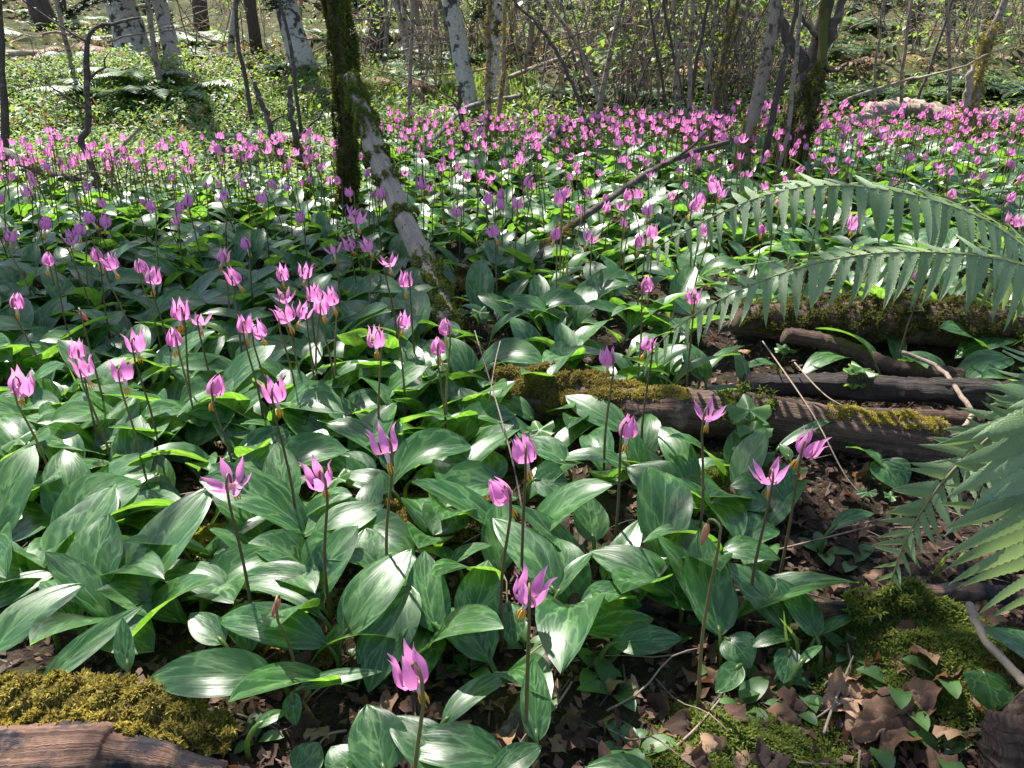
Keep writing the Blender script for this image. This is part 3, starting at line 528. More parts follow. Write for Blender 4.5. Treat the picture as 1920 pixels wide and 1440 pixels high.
log('rotten_stump', [(1945, 1480, 200, -.01), (1935, 1420, 190, .02), (1925, 1350, 150, .05), (1922, 1320, 90, .055)], M['rotten'], 'dark rotting stump in the bottom right corner', 'stump', seed=30, sides=30, n=50, noise=.05, flute=.4)

# ------------------------------------------------------------------ moss cushions on the ground
def cushion(px, py, rx, ry, k, size, material, label, seed, hump=.02):
    rs = np.random.default_rng(seed); c = P(px, py); q = rs.normal(size=(k, 2)) * .5; q = q[(q ** 2).sum(1) < 1.4]
    a = np.arctan2(q[:, 1], q[:, 0]); x = c[0] + q[:, 0] * rx * (1 + .25 * np.sin(3 * a + seed)); y = c[1] + q[:, 1] * ry * (1 + .25 * np.cos(2 * a + seed))
    z = hgt(x, y) - .003 + hump * np.exp(-(q ** 2).sum(1) * 1.5) * (.7 + .3 * np.sin(q[:, 0] * 7 + q[:, 1] * 5)); N = np.stack([q[:, 0] * .4, q[:, 1] * .4, np.ones(len(q))], 1)
    o = link('moss_cushion', moss_mesh('moss_cushion', np.stack([x, y, z], 1) - c, N, size, material, seed, .4)); o.location = c; tag(o, label, 'moss', 'moss cushions')
cushion(1730, 1245, .16, .10, 9000, .011, M['moss'], 'wide green moss cushion around the heart-shaped leaf at lower right', 1, .02)
cushion(1690, 1165, .12, .04, 4500, .012, M['moss'], 'lumpy olive moss cushion just under the weathered branch at right', 2, .035)
cushion(1380, 1410, .12, .06, 4500, .013, M['moss'], 'bright green moss cushion at the bottom edge, left of the curled leaf', 3, .02)
cushion(1480, 1415, .06, .05, 2500, .010, M['moss'], 'small moss cushion just left of the curled brown leaf', 4, .02)
cushion(830, 960, .13, .09, 7000, .010, M['moss_brown'], 'dim olive moss cushion around the triangular leaf at centre', 5, .03)
cushion(520, 1030, .09, .05, 3500, .011, M['moss'], 'olive moss cushion behind the drooping brown bud', 6, .03)
cushion(400, 1010, .06, .04, 1800, .010, M['moss_gold'], 'small golden moss cushion among leaves at left', 7, .02)
cushion(120, 1100, .08, .05, 2600, .011, M['moss_gold'], 'golden moss cushion under the upright leaves at far left', 8, .02)
cushion(900, 535, .22, .10, 6000, .014, M['moss_brown'], 'brown green moss hummock right of the leaning pole', 9, .05)
cushion(1350, 880, .07, .05, 3000, .010, M['moss'], 'green moss cushion in front of the rotten log', 10, .02)
cushion(560, 1215, .07, .05, 2600, .009, M['moss_brown'], 'dim moss cushion below the drooping brown bud', 11, .015)
cushion(1900, 1290, .04, .05, 1500, .011, M['moss_brown'], 'rusty moss cushion on top of the bottom right stump', 12, .05)

# ------------------------------------------------------------------ fawn lily leaves
def prof(t, p0=.62, p1=.80):
    s = np.power(np.clip(t, 0, 1), p0) * np.power(np.clip(1 - t, 0, 1), p1); tm = p0 / (p0 + p1); return s / (tm ** p0 * (1 - tm) ** p1)
def leaf_arrays(Lb, W, e0, e1, pet=.25, fold=.25, wav=.06, twist=0., nu=11, nv=6, seed=0):
    """leaf with its stalk: grows from the origin towards +Y, elevation going from e0 to e1"""
    rs = np.random.default_rng(seed); ph = rs.uniform(0, 6.28, 3); t = np.linspace(0, 1, nu) ** .95
    e = e0 + (e1 - e0) * t ** 1.2; ds = np.diff(t, prepend=0) * Lb; y = np.cumsum(ds * np.cos(e)); z = np.cumsum(ds * np.sin(e))
    bl = np.clip((t - pet) / (1 - pet), 0, 1); w = np.where(t <= pet, .07 + .05 * t / pet, np.maximum(prof(bl), .11 * (1 - bl))) * W / 2; w[-1] = .0004
    V, UV = [], []
    for i in range(nu):
        n = np.array([0, -math.sin(e[i]), math.cos(e[i])]); tw = twist * t[i]; xv = np.array([math.cos(tw), 0, 0]) + n * math.sin(tw)
        fo = fold * (1.6 if t[i] < pet else 1 - .5 * bl[i])
        for s in np.linspace(-1, 1, nv):
            up = fo * abs(s) ** 1.3 * w[i] + wav * W * .5 * abs(s) ** 2 * math.sin(9 * t[i] + ph[0] + (s > 0) * 2.1) * (t[i] > pet)
            V.append(np.array([0, y[i], z[i]]) + xv * s * w[i] * (1 - .1 * fo) + n * up); UV.append((.5 + .5 * s, t[i]))
    Fc = [(i * nv + j, i * nv + j + 1, (i + 1) * nv + j + 1, (i + 1) * nv + j) for i in range(nu - 1) for j in range(nv - 1)]
    return np.array(V), np.array(Fc), np.array(UV)
LV = []
for i in range(12):
    LV.append(leaf_arrays(random.uniform(.15, .215), random.uniform(.05, .078), R(random.uniform(52, 82)), R(random.uniform(-38, 22)), random.uniform(.18, .28), random.uniform(.1, .5), random.uniform(.03, .10), random.uniform(-.5, .5), seed=i))
LM = [mk_mesh('lily_leaf', v, f, M['leaf'], u) for v, f, u in LV]
LVF = [leaf_arrays(.18, random.uniform(.05, .075), R(random.uniform(50, 80)), R(random.uniform(-35, 25)), .22, .3, .05, random.uniform(-.5, .5), nu=7, nv=4, seed=30 + i) for i in range(6)]
def hand_leaf(bx, by, tx, ty, w, a=35, arch=.12, roll=0., zb=.045, fold=.22, seed=0):
    """a leaf blade whose stalk top and tip stand at their places in the plot; a is the tilt of the blade's plane"""
    a = a * .58
    pl_ = np.array([0, math.cos(R(a)), math.sin(R(a))]); n = np.cross([1, 0, 0], pl_)
    for _ in range(14):
        B = P(bx, by, zb); d = ray(tx, ty); o = np.array([0, 0, CAMZ]); T = o + d * (n.dot(B - o) / n.dot(d))
        low = T[2] - float(hgt(T[0], T[1]))
        if low < .012: zb += .012 - low + .004
        else: break
    yv = T - B; Ln = np.linalg.norm(yv); yv /= Ln; n2 = nrm(n * math.cos(roll) + np.cross(yv, n) * math.sin(roll)); n2 = nrm(n2 - yv * n2.dot(yv)); xv = np.cross(yv, n2)
    mid = .5 * (B + T); v = nrm(mid - o); fs = np.linalg.norm(xv - v * xv.dot(v)); W = w * depth(mid) / F / max(fs, .55)
    rs = np.random.default_rng(seed); ph = rs.uniform(0, 6.28, 3); nu, nv = 16, 9; wav = rs.uniform(.02, .07); sk = rs.uniform(-.05, .05)
    V, UV = [], []
    for t in np.linspace(0, 1, nu):
        hw = max(float(prof(np.array(t), .55, .82)) * W / 2, .0022 * (1 - t) + .0003); c = B + yv * Ln * t + n2 * (arch * Ln * 4 * t * (1 - t) * (1.15 - .3 * t)) + xv * sk * Ln * math.sin(math.pi * t)
        for s in np.linspace(-1, 1, nv):
            up = fold * (1 - .65 * t) * abs(s) ** 1.4 * hw + wav * W * .5 * s * s * math.sin(8 * t + ph[0] + (s > 0) * 2.2) + .012 * W * math.sin(s * 9 + ph[1])
            V.append(c + xv * s * hw + n2 * up); UV.append((.5 + .5 * s, .22 + .78 * t))
    Fc = [(i * nv + j, i * nv + j + 1, (i + 1) * nv + j + 1, (i + 1) * nv + j) for i in range(nu - 1) for j in range(nv - 1)]
    ground_pt = B - yv * np.array([1, 1, 0]) * .012; ground_pt[2] = float(hgt(ground_pt[0], ground_pt[1])) - .004
    if B[2] - ground_pt[2] < .01: ground_pt[2] -= .01
    m1 = .5 * (ground_pt + B) + np.array([0, 0, .1 * (B[2] - ground_pt[2])]) - yv * np.array([1, 1, 0]) * .006
    pts = resample([ground_pt, m1, B + n2 * .0005, B + yv * .012 + n2 * (arch * Ln * .2)], 9); sv, sf, su = tube(pts, np.linspace(.0034, .0024, 9), 7)
    return np.array(V), Fc, UV, np.array(sv), sf, [(.5, .02)] * len(sv), ground_pt, B, T
HL = [  # stalk top x,y, tip x,y, width, tilt, arch, roll
    (97, 1085, 217, 908, 96, 48, .05, -.2), (167, 1117, 203, 962, 95, 55, .02, .1), (247, 1115, 398, 910, 88, 46, .06, -.25), (-14, 1225, 158, 1095, 64, 30, .08, -.1), (-30, 1145, 108, 1072, 44, 25, .1, 0),
    (108, 972, 7, 1019, 42, 15, .10, .1), (296, 888, 228, 1018, 104, 42, .10, .0), (76, 1286, 267, 1135, 44, 30, .03, .3), (440, 1128, 286, 1082, 62, 28, .14, .2), (600, 1102, 437, 1092, 66, 38, .10, .1),
    (612, 1208, 408, 1162, 76, 30, .18, -.1), (462, 1128, 468, 1226, 78, 50, .14, 0), (420, 1206, 356, 1150, 56, 40, .06, .1), (515, 1270, 278, 1274, 88, 45, .16, .1), (606, 1160, 448, 1097, 22, 20, .1, .2),
    (560, 1292, 716, 1259, 28, 20, .08, 0), (588, 1020, 722, 945, 58, 40, .10, -.2), (240, 1256, 230, 1158, 36, 65, .0, .2), (400, 1035, 522, 955, 34, 30, .1, -.3), (480, 1362, 540, 1334, 24, 35, .1, 0),
    (110, 1165, 165, 1180, 30, 25, .1, 0), (548, 1300, 555, 1360, 36, 60, .05, .2),
    (852, 948, 812, 1003, 90, 35, .05, 0), (645, 1192, 772, 1028, 84, 48, .08, -.2), (768, 1098, 690, 1298, 98, 52, .06, .05), (820, 1186, 795, 1032, 80, 55, .03, .15), (877, 1178, 915, 1050, 86, 50, .05, .1),
    (1042, 1112, 924, 972, 78, 45, .06, .2), (1264, 1116, 1105, 1034, 72, 35, .15, .2), (1088, 1132, 1204, 1136, 60, 35, .12, -.1), (1095, 1182, 1226, 1160, 52, 32, .08, 0), (1148, 1206, 1279, 1197, 56, 38, .10, .1),
    (1035, 1140, 1098, 1198, 44, 38, .18, .1), (955, 1130, 962, 1212, 58, 50, .05, 0), (1006, 1390, 1000, 1234, 58, 55, .03, .1), (830, 1356, 966, 1262, 42, 30, .08, -.2), (722, 1452, 688, 1320, 112, 50, .06, .1),
    (946, 1426, 737, 1392, 82, 38, .12, .15), (836, 1452, 727, 1344, 84, 40, .08, .2), (922, 1455, 1016, 1398, 54, 38, .1, -.1), (1225, 1452, 1096, 1440, 46, 30, .1, 0), (708, 1068, 570, 1046, 36, 22, .14, .2),
    (700, 1064, 686, 990, 78, 45, .04, 0), (850, 1052, 778, 1032, 32, 15, .1, .5), (846, 1056, 922, 1022, 26, 20, .1, -.3), (1113, 1016, 1098, 924, 66, 55, .04, .1), (1132, 1088, 1200, 974, 52, 45, .06, -.2),
    (556, 1450, 600, 1392, 62, 40, .1, 0), (660, 1455, 620, 1400, 70, 40, .1, .2), (1044, 1116, 1110, 1035, 30, 50, .05, -.8),
    (1350, 1192, 1310, 994, 90, 58, .03, .1), (1476, 1180, 1364, 1054, 66, 45, .06, .25), (1532, 1196, 1457, 1084, 52, 48, .06, .25), (1352, 1036, 1462, 1049, 44, 30, .12, -.1), (1362, 1196, 1408, 1252, 70, 45, .16, .1),
    (1388, 1246, 1341, 1299, 46, 45, .08, 0), (1482, 1194, 1410, 1213, 32, 20, .12, .2), (1482, 1216, 1468, 1282, 52, 55, .06, .2), (1536, 1188, 1602, 1154, 26, 20, .08, -.3), (1500, 1244, 1542, 1210, 18, 30, .06, 0),
    (1842, 1258, 1862, 1333, 92, 45, .12, -.2), (1992, 1262, 1842, 1176, 48, 30, .06, .2), (1440, 950, 1360, 945, 42, 35, .1, .1), (1560, 990, 1640, 962, 28, 25, .1, 0),
    (1646, 694, 1528, 616, 32, 30, .18, .6), (1596, 672, 1502, 706, 38, 25, .14, .2), (1770, 702, 1688, 664, 30, 25, .12, .1), (1906, 628, 1790, 672, 58, 32, .10, .1), (1896, 672, 1782, 728, 54, 40, .08, .1),
    (1452, 684, 1393, 690, 20, 15, .1, .2), (1318, 704, 1396, 648, 20, 30, .12, -.4), (1322, 716, 1288, 640, 46, 62, .02, .2), (1398, 726, 1380, 655, 26, 60, .02, 0), (1652, 872, 1586, 838, 34, 15, .14, .5),
    (1648, 862, 1690, 922, 66, 45, .10, -.1), (1458, 842, 1582, 778, 20, 25, .10, -.2), (1482, 948, 1470, 868, 46, 55, .03, 0), (1482, 862, 1462, 832, 20, 40, .1, 0), (1430, 905, 1368, 912, 36, 35, .1, 0),
    (1172, 808, 1060, 742, 54, 38, .08, .1), (1176, 880, 1046, 862, 28, 20, .16, .1), (1276, 934, 1176, 876, 78, 45, .10, .1), (1334, 952, 1202, 922, 52, 35, .14, .1), (922, 806, 862, 726, 58, 55, .03, .1), (1002, 788, 886, 756, 36, 28, .20, .1),
    (736, 886, 748, 790, 64, 60, .02, 0), (738, 922, 640, 892, 46, 35, .12, .1), (858, 912, 976, 804, 38, 38, .12, -.4), (772, 902, 864, 914, 42, 25, .16, -.1), (1032, 602, 928, 574, 46, 30, .12, .1), (930, 905, 905, 840, 60, 55, .05, .1),
    (762, 626, 718, 556, 66, 55, .04, .1), (742, 776, 652, 796, 36, 25, .16, .2), (700, 900, 640, 850, 50, 40, .1, 0), (1060, 870, 985, 820, 48, 42, .08, .3), (1000, 900, 1065, 905, 70, 55, .05, 0), (1220, 790, 1290, 770, 26, 20, .1, 0),
    (152, 816, 28, 780, 52, 28, .16, .2), (66, 884, 0, 828, 96, 55, .06, .1), (535, 956, 520, 828, 72, 60, .02, 0), (362, 838, 440, 744, 62, 48, .06, -.2), (206, 856, 256, 740, 64, 52, .05, -.1), (332, 838, 204, 852, 26, 20, .14, .1),
    (76, 692, 136, 638, 46, 45, .05, -.6), (480, 818, 382, 800, 52, 35, .14, .1), (455, 880, 520, 820, 40, 40, .1, -.3), (140, 925, 60, 905, 60, 45, .12, .1), (690, 745, 590, 760, 46, 30, .14, .1), (500, 790, 430, 745, 46, 40, .1, .2),
    (640, 850, 560, 880, 50, 30, .12, .1), (330, 960, 275, 905, 60, 50, .06, .1), (600, 830, 660, 770, 44, 42, .08, -.2), (240, 790, 150, 770, 50, 35, .12, .2), (120, 745, 40, 745, 44, 30, .14, .1), (400, 700, 330, 690, 46, 40, .1, 0),
    (560, 700, 600, 640, 56, 50, .06, 0), (350, 640, 290, 620, 60, 48, .1, .1), (60, 620, -10, 610, 50, 35, .12, 0), (870, 780, 820, 700, 40, 55, .04, 0), (810, 830, 880, 770, 34, 45, .06, -.3)]

# ------------------------------------------------------------------ fawn lily flowers
PROF = {
    'closed': [(.2, 0), (.5, -.8), (1.1, -1.15), (1.75, -.6), (1.95, .5), (1.62, 1.8), (.95, 2.9), (.5, 3.6)],
    'cup': [(.2, 0), (.5, -.8), (1.2, -1.15), (1.9, -.65), (2.2, .3), (2.0, 1.6), (1.6, 2.9), (1.9, 4.0)],
    'open': [(.2, 0), (.5, -.8), (1.2, -1.1), (1.95, -.65), (2.4, .3), (2.4, 1.6), (2.45, 2.8), (3.2, 3.8)],
    'wide': [(.2, 0), (.6, -.7), (1.3, -.9), (2.1, -.4), (2.8, .4), (3.4, 1.3), (3.9, 2.3), (4.2, 3.0)]}
def tepal_arrays(kind, seed, nv=5):
    rs = np.random.default_rng(seed); pr = resample(np.array([(a, 0, b) for a, b in PROF[kind]]) * .01, 11); tw = rs.uniform(-.25, .25)
    hw = np.interp(np.linspace(0, 1, 11), np.linspace(0, 1, 8), [.22, .34, .56, .78, .82, .60, .27, .02]) * .01
    side = rs.uniform(-.006, .006); V, UV = [], []
    for i in range(11):
        t = i / 10; c = pr[i] * np.array([1, 1, 1]); c = c + np.array([0, side * t * t, rs.normal() * .0005])
        tn = nrm(pr[min(i + 1, 10)] - pr[max(i - 1, 0)]); n = np.array([-tn[2], 0, tn[0]])
        for s in np.linspace(-1, 1, nv):
            a = tw * t; off = np.array([0, math.cos(a), 0]) + n * math.sin(a)
            V.append(c + off * s * hw[i] + n * (abs(s) ** 1.6) * hw[i] * .42 * (1 if t > .3 else .2)); UV.append((.5 + .5 * s, t))
    return np.array(V), [(i * nv + j, i * nv + j + 1, (i + 1) * nv + j + 1, (i + 1) * nv + j) for i in range(10) for j in range(nv - 1)], UV
TEP = {k: [tepal_arrays(k, 10 * i + j) for j in range(4)] for i, k in enumerate(PROF)}
TEPM = {k: [mk_mesh('tepal', v, f, M['petal'], u) for v, f, u in TEP[k]] for k in TEP}
def core_arrays():
    pts = [(0, 0, .003), (0, 0, -.006), (0, 0, -.016), (0, 0, -.026), (0, 0, -.033)]; return tube(pts, [.0015, .0040, .0044, .0036, .0026], 8, .05, 3)
def anther_arrays():
    out = []
    for k in range(6):
        a = k * 1.047; q = np.array([math.cos(a), math.sin(a), 0]); l = .010 + .003 * (k % 2)
        out.append(tube([q * .0020 + [0, 0, -.028], q * .0046 + [0, 0, -.031], q * .0054 + [0, 0, -.031 - l * .7], q * .0044 + [0, 0, -.033 - l * 1.2]], [.0009, .0014, .0014, .0006], 5))
    return cat_(out)
v, f, u = core_arrays(); COREM = mk_mesh('flower', v, f, M['filament'], u)
v, f, u = anther_arrays(); ANTM = mk_mesh('anthers', v, f, M['anther'], u)
def flower_joined(kind, seed):
    rs = random.Random(seed); V, Fc, UV, mi = [], [], [], []
    for k in range(6):
        v, f, u = TEP[kind][rs.randrange(4)]; a = k * math.pi / 3 + rs.uniform(-.14, .14); v = v * np.array([rs.uniform(.93, 1.07), 1.05, rs.uniform(.92, 1.08)])
        v = v @ rotz(np.array(a)).T; o = len(V); V += list(v); UV += u; Fc += [tuple(i + o for i in q) for q in f]; mi += [0] * len(f)
    for arr, q in ((core_arrays(), 1), (anther_arrays(), 2)):
        o = len(V); V += list(arr[0]); UV += list(arr[2]); Fc += [tuple(i + o for i in x) for x in arr[1]]; mi += [q] * len(arr[1])
    return mk_mesh('flower', V, Fc, [M['petal'], M['filament'], M['anther']], UV, mi)
KINDS = ['closed', 'cup', 'open', 'wide']
FJ = {k: [flower_joined(k, i * 7 + j) for j in range(4)] for i, k in enumerate(KINDS)}
def stem_arrays(height, lean, off, hook=.017, sides=6, n=8):
    """from the ground at the origin up to the receptacle at lean+height, hooking over it"""
    rx, ry = lean; top = np.array([rx, ry, height]); o = np.array([off[0], off[1], 0])
    base = resample([np.zeros(3), np.array([rx * .25 - .2 * o[0], ry * .25 - .2 * o[1], height * .45]), top + o + [0, 0, -.02]], n)
    pts = list(base) + [top + o * .98 + [0, 0, hook * .4], top + o * .75 + [0, 0, hook * .85], top + o * .4 + [0, 0, hook], top + o * .08 + [0, 0, hook * .7], top + [0, 0, .001]]
    return tube(pts, np.concatenate([np.linspace(.0025, .0016, n), [.0016, .0015, .0014, .0014, .0015]]), sides)

MARKS = [('the shaggy mossy trunk', 648, 330), ('the middle of the leaning dead pole', 755, 420), ('the foot of the leaning dead pole', 850, 620), ('the foot of the forked maple', 1455, 330), ('the long slanting dead branch', 1180, 350),
         ('the far pale log at right', 1720, 215), ('the gold mossy stem', 1810, 250), ('the crooked sapling', 170, 300), ('the dark pole at the left edge', 8, 320), ('the dark snags', 560, 330), ('the upright alder pair', 905, 225),
         ('the curved pale dead branch', 1050, 245), ('the thin pole thicket', 1310, 250), ('the upper fern frond', 1620, 380), ('the lower fern frond', 1560, 520), ('the moss-capped rotten log', 1120, 740), ('the brown moss hummock', 900, 530),
         ('the left edge halfway down', 0, 560), ('the far left corner of the flowers', 330, 300), ('the dead branch at left', 250, 390), ('the right edge', 1900, 330), ('the cluster of three flowers at left centre', 605, 560),
         ('the wide winged flower at lower left', 435, 905), ('the drooping brown bud', 523, 1120), ('the lowest flower', 772, 1255), ('the knobbly brown stick', 1020, 1250), ('the slender pink bud', 1327, 975), ('the golden moss log', 200, 1320),
         ('the paired double flower at left', 475, 615), ('the big flower at far left', 40, 715), ('the bottom edge at centre', 800, 1440), ('the curled brown leaf', 1660, 1370), ('the right moss cushion', 1740, 1230), ('the triangular leaf', 825, 975),
         ('the flower above the rotten log', 1510, 835), ('the pair of broad leaves at right', 1840, 660), ('the two upright leaves at far left', 190, 1030), ('the tall upright leaf right of centre', 1315, 1090), ('the starry pink lily', 535, 557), ('the round closed lily at left', 404, 727), ('the thin pink bud at left', 148, 578), ('the double pink bloom at left', 338, 585), ('the upright cupped lily', 517, 738),
         ('the large cupped lily at left', 232, 700), ('the dark pink lily', 705, 637), ('the wide purple lily', 440, 520), ('the lily with a swept petal', 722, 835), ('the tall narrow purple lily', 985, 850), ('the loose purple lily at left', 210, 495), ('the purple closed lily', 1177, 805)]

def lily(base, kind, height, lean, off, scale, rot, detail, leaves, tilt=(0, 0)):
    t = thing('fawn_lily', base); h = height
    v, f, u = stem_arrays(h, lean, off, (.026 if kind != 'bud' else .012) * scale, 6 if detail else 4, 8 if detail else 4); link('stem', mk_mesh('stem', v, f, M['stem'], u), t)
    Mx = Matrix.Translation((lean[0], lean[1], h)) @ Matrix.Rotation(rot, 4, 'Z') @ Matrix.Rotation(tilt[0], 4, 'X') @ Matrix.Rotation(tilt[1], 4, 'Y') @ Matrix.Scale(scale, 4)
    if detail and kind != 'bud':
        fl = link('flower', COREM, t, Mx); link('anthers', ANTM, fl)
        for k in range(6):
            sx = random.uniform(.93, 1.1); sz = random.uniform(.9, 1.08)
            link('tepal', TEPM[kind][random.randrange(4)], fl, Matrix.Rotation(k * math.pi / 3 + random.uniform(-.16, .16), 4, 'Z') @ Matrix.Diagonal((sx, 1.08, sz, 1)))
    elif kind == 'bud':
        v, f, u = tube([(0, 0, .001), (0, 0, -.006), (.001, 0, -.016), (.001, 0, -.028), (.0015, 0, -.038)], [.002, .0045, .0055, .0042, .0008], 9, .06, 4); link('flower_bud', mk_mesh('flower_bud', v, f, M['bud'], u), t, Mx)
    else: link('flower', FJ[kind][random.randrange(4)], t, Mx)
    for k in range(leaves):
        a = rot + k * math.pi + random.uniform(-.7, .7); s = random.uniform(.72, 1.0)
        link('leaf', LM[random.randrange(12)], t, Matrix.Rotation(a, 4, 'Z') @ Matrix.Diagonal((s * random.uniform(.85, 1.1), s, s, 1)))
    return t
# flowers seen one by one: x, y of the flower, opening, scale, label
HF = [(40, 722, 'cup', 1.25, 'big many-petalled pink flower at the far left edge of the lilies'), (145, 658, 'cup', .95, 'upper flower of the close pair near the left edge'), (160, 692, 'open', 1., 'lower flower of the close pair near the left edge'),
      (232, 700, 'open', 1.05, 'large cupped pink lily alone at left, right of the close pair'), (256, 645, 'open', 1., 'pink lily with spread tips above and right of the large cupped one'), (327, 635, 'closed', 1., 'tall narrow pink lily below the double bloom at left'),
      (338, 585, 'cup', 1.15, 'double pink bloom with hooked tips at left'), (376, 600, 'wide', .85, 'flat pink lily hiding behind the double bloom at left'), (461, 612, 'cup', 1., 'left flower of the touching pair left of centre'), (487, 620, 'cup', .95, 'right flower of the touching pair left of centre'),
      (537, 592, 'open', 1.05, 'pink lily left of the bright three-flower cluster'), (568, 585, 'open', .9, 'pink lily with hanging yellow anthers just under the three-flower cluster'), (590, 552, 'cup', 1.05, 'upper left flower of the bright three-flower cluster'), (604, 575, 'cup', 1., 'lower flower of the bright three-flower cluster'), (622, 560, 'cup', 1., 'right flower of the bright three-flower cluster'),
      (404, 728, 'closed', 1., 'round closed pink lily at left centre'), (517, 738, 'open', 1.05, 'upright cupped lily right of the round closed one'), (757, 602, 'cup', .85, 'small pink lily beside the leaning pole, left of its foot'), (705, 637, 'cup', 1.05, 'dark pink lily with parted tips left of the leaning pole'),
      (835, 616, 'closed', .9, 'upper of two closed lilies in front of the leaning pole'), (822, 652, 'closed', .95, 'lower of two closed lilies in front of the leaning pole'), (722, 835, 'open', 1.05, 'pink lily with one petal swept right, in front of an upright leaf'), (434, 903, 'wide', 1., 'wide winged pink lily at lower left'),
      (600, 897, 'open', 1., 'pink lily with thin raised petals right of the winged one'), (985, 850, 'cup', 1.1, 'tall narrow purple lily with long yellow anthers, at centre'), (942, 926, 'closed', 1., 'closed round pink lily below the tall narrow one'), (992, 1110, 'open', 1., 'pink lily above the knobbly stick'),
      (773, 1262, 'cup', 1., 'lowest pink lily, above the bottom leaves'), (1177, 805, 'closed', 1., 'purple closed lily in front of the rotten log'), (1328, 775, 'wide', .85, 'small purple lily with narrow spread petals in front of the rotten log'), (1512, 838, 'open', 1., 'pink lily with raised wings at the front edge of the rotten log'),
      (1442, 892, 'wide', .9, 'side-facing pink lily with white throat, right of centre'), (1139, 672, 'cup', .9, 'pink lily above the mossy end of the rotten log'), (1213, 535, 'closed', 1., 'round closed lily left of the lower fern frond'), (1213, 647, 'cup', .8, 'pink lily half hidden behind the fern tip'),
      (1041, 438, 'closed', 1., 'closed drop-shaped pink lily by the mossy part of the slanting branch'), (32, 567, 'closed', 1., 'closed pink lily at the left edge halfway down'), (150, 430, 'cup', 1., 'pink lily at left below the dead branch'), (135, 450, 'wide', .8, 'pale thin-petalled lily just below another at left'), (20, 442, 'open', .95, 'pale pink lily at the left edge'),
      (90, 488, 'closed', .95, 'small closed lily at left over shaded leaves'), (182, 480, 'closed', 1., 'purple lily left of a pair at left'), (210, 495, 'open', 1.05, 'loose purple lily with drooping petals at left'), (266, 500, 'closed', 1., 'closed purple lily just left of an open one'), (288, 521, 'cup', 1.05, 'open pink lily right of the closed purple one'),
      (148, 580, 'bud', 1., 'thin pink bud at left on a tall stem'), (440, 520, 'cup', 1.1, 'wide purple lily over shaded leaves left of centre'), (462, 457, 'closed', .95, 'purple closed lily in the shaded leaves'), (530, 514, 'cup', .95, 'pink lily above the three-flower cluster, left'), (572, 510, 'open', .9, 'nodding purple lily above the three-flower cluster'), (535, 557, 'wide', .8, 'starry pink lily left above the three-flower cluster'),
      (418, 481, 'cup', .95, 'purple lily above the wide purple one'), (625, 467, 'wide', .9, 'starry purple lily just below the shaggy trunk foot'), (690, 460, 'open', .95, 'pale violet lily right of the shaggy trunk foot'), (730, 490, 'wide', .85, 'pale violet lily left of the leaning pole'), (761, 527, 'cup', 1., 'pink lily against the leaning pole, above its moss'),
      (1428, 429, 'closed', .9, 'purple lily under the upper fern frond'), (1722, 516, 'cup', .8, 'pink lily glimpsed between pinnae of the lower fern frond'), (1300, 557, 'open', .85, 'pale purple lily behind the lower fern frond'), (1198, 452, 'closed', .95, 'dark purple lily left of the upper fern tip'), (1222, 437, 'cup', .95, 'pink lily left of the upper fern tip, rightmost of the pair'),
      (1165, 386, 'wide', .9, 'purple lily with side-swept petal under the slanting branch'), (1214, 396, 'cup', .95, 'purple lily right of the side-swept one'), (1050, 372, 'cup', 1.2, 'wide double purple bloom left of the slanting branch'), (1302, 386, 'cup', 1.1, 'large purple lily above the upper fern tip'), (1342, 350, 'open', 1.35, 'big bright pink bloom left of the maple foot'),
      (1784, 362, 'closed', 1., 'purple lily above the right end of the upper fern'), (1896, 411, 'open', .9, 'pale pink lily at the right edge beyond the fern'), (1320, 432, 'closed', .9, 'purple lily peeping through the upper fern tip'), (790, 345, 'cup', 1.2, 'wide purple bloom right of the leaning pole'), (938, 364, 'closed', 1., 'purple lily hanging over a moss tassel'), (970, 382, 'open', 1., 'pale purple lily right of the moss tassel'),
      (524, 1118, 'bud', .95, 'drooping brown bud on a hooked stem at lower left'), (1327, 978, 'bud', 1.1, 'slender pink bud on a dark stem right of centre')]
near_lilies = []; FS = .66
for i, (px, py, kind, sc, lab) in enumerate(HF):
    h = .235 + random.uniform(-.012, .012) + (.02 if kind == 'bud' else 0)
    if (px, py) == (524, 1118): h = .15
    sc *= FS; Hd = P(px, py + 4, h)
    bx = Hd[0] + random.uniform(-.012, .015); by = Hd[1] + random.uniform(-.01, .01)
    base = np.array([bx, by, float(hgt(bx, by)) - .005]); ang = random.choice([-1.57, -1.57, -.9, -2.3, 1.2])
    off = (.023 * sc * math.cos(ang), .023 * sc * math.sin(ang))
    t = lily(base, kind, Hd[2] - base[2], (Hd[0] - bx, Hd[1] - by), off, sc, ang + math.pi / 6, True, 0 if py > 690 else 2, (random.gauss(0, .2), random.gauss(0, .2)))
    tag(t, lab, 'lily', 'fawn lilies in flower'); near_lilies.append((t, base, Hd))

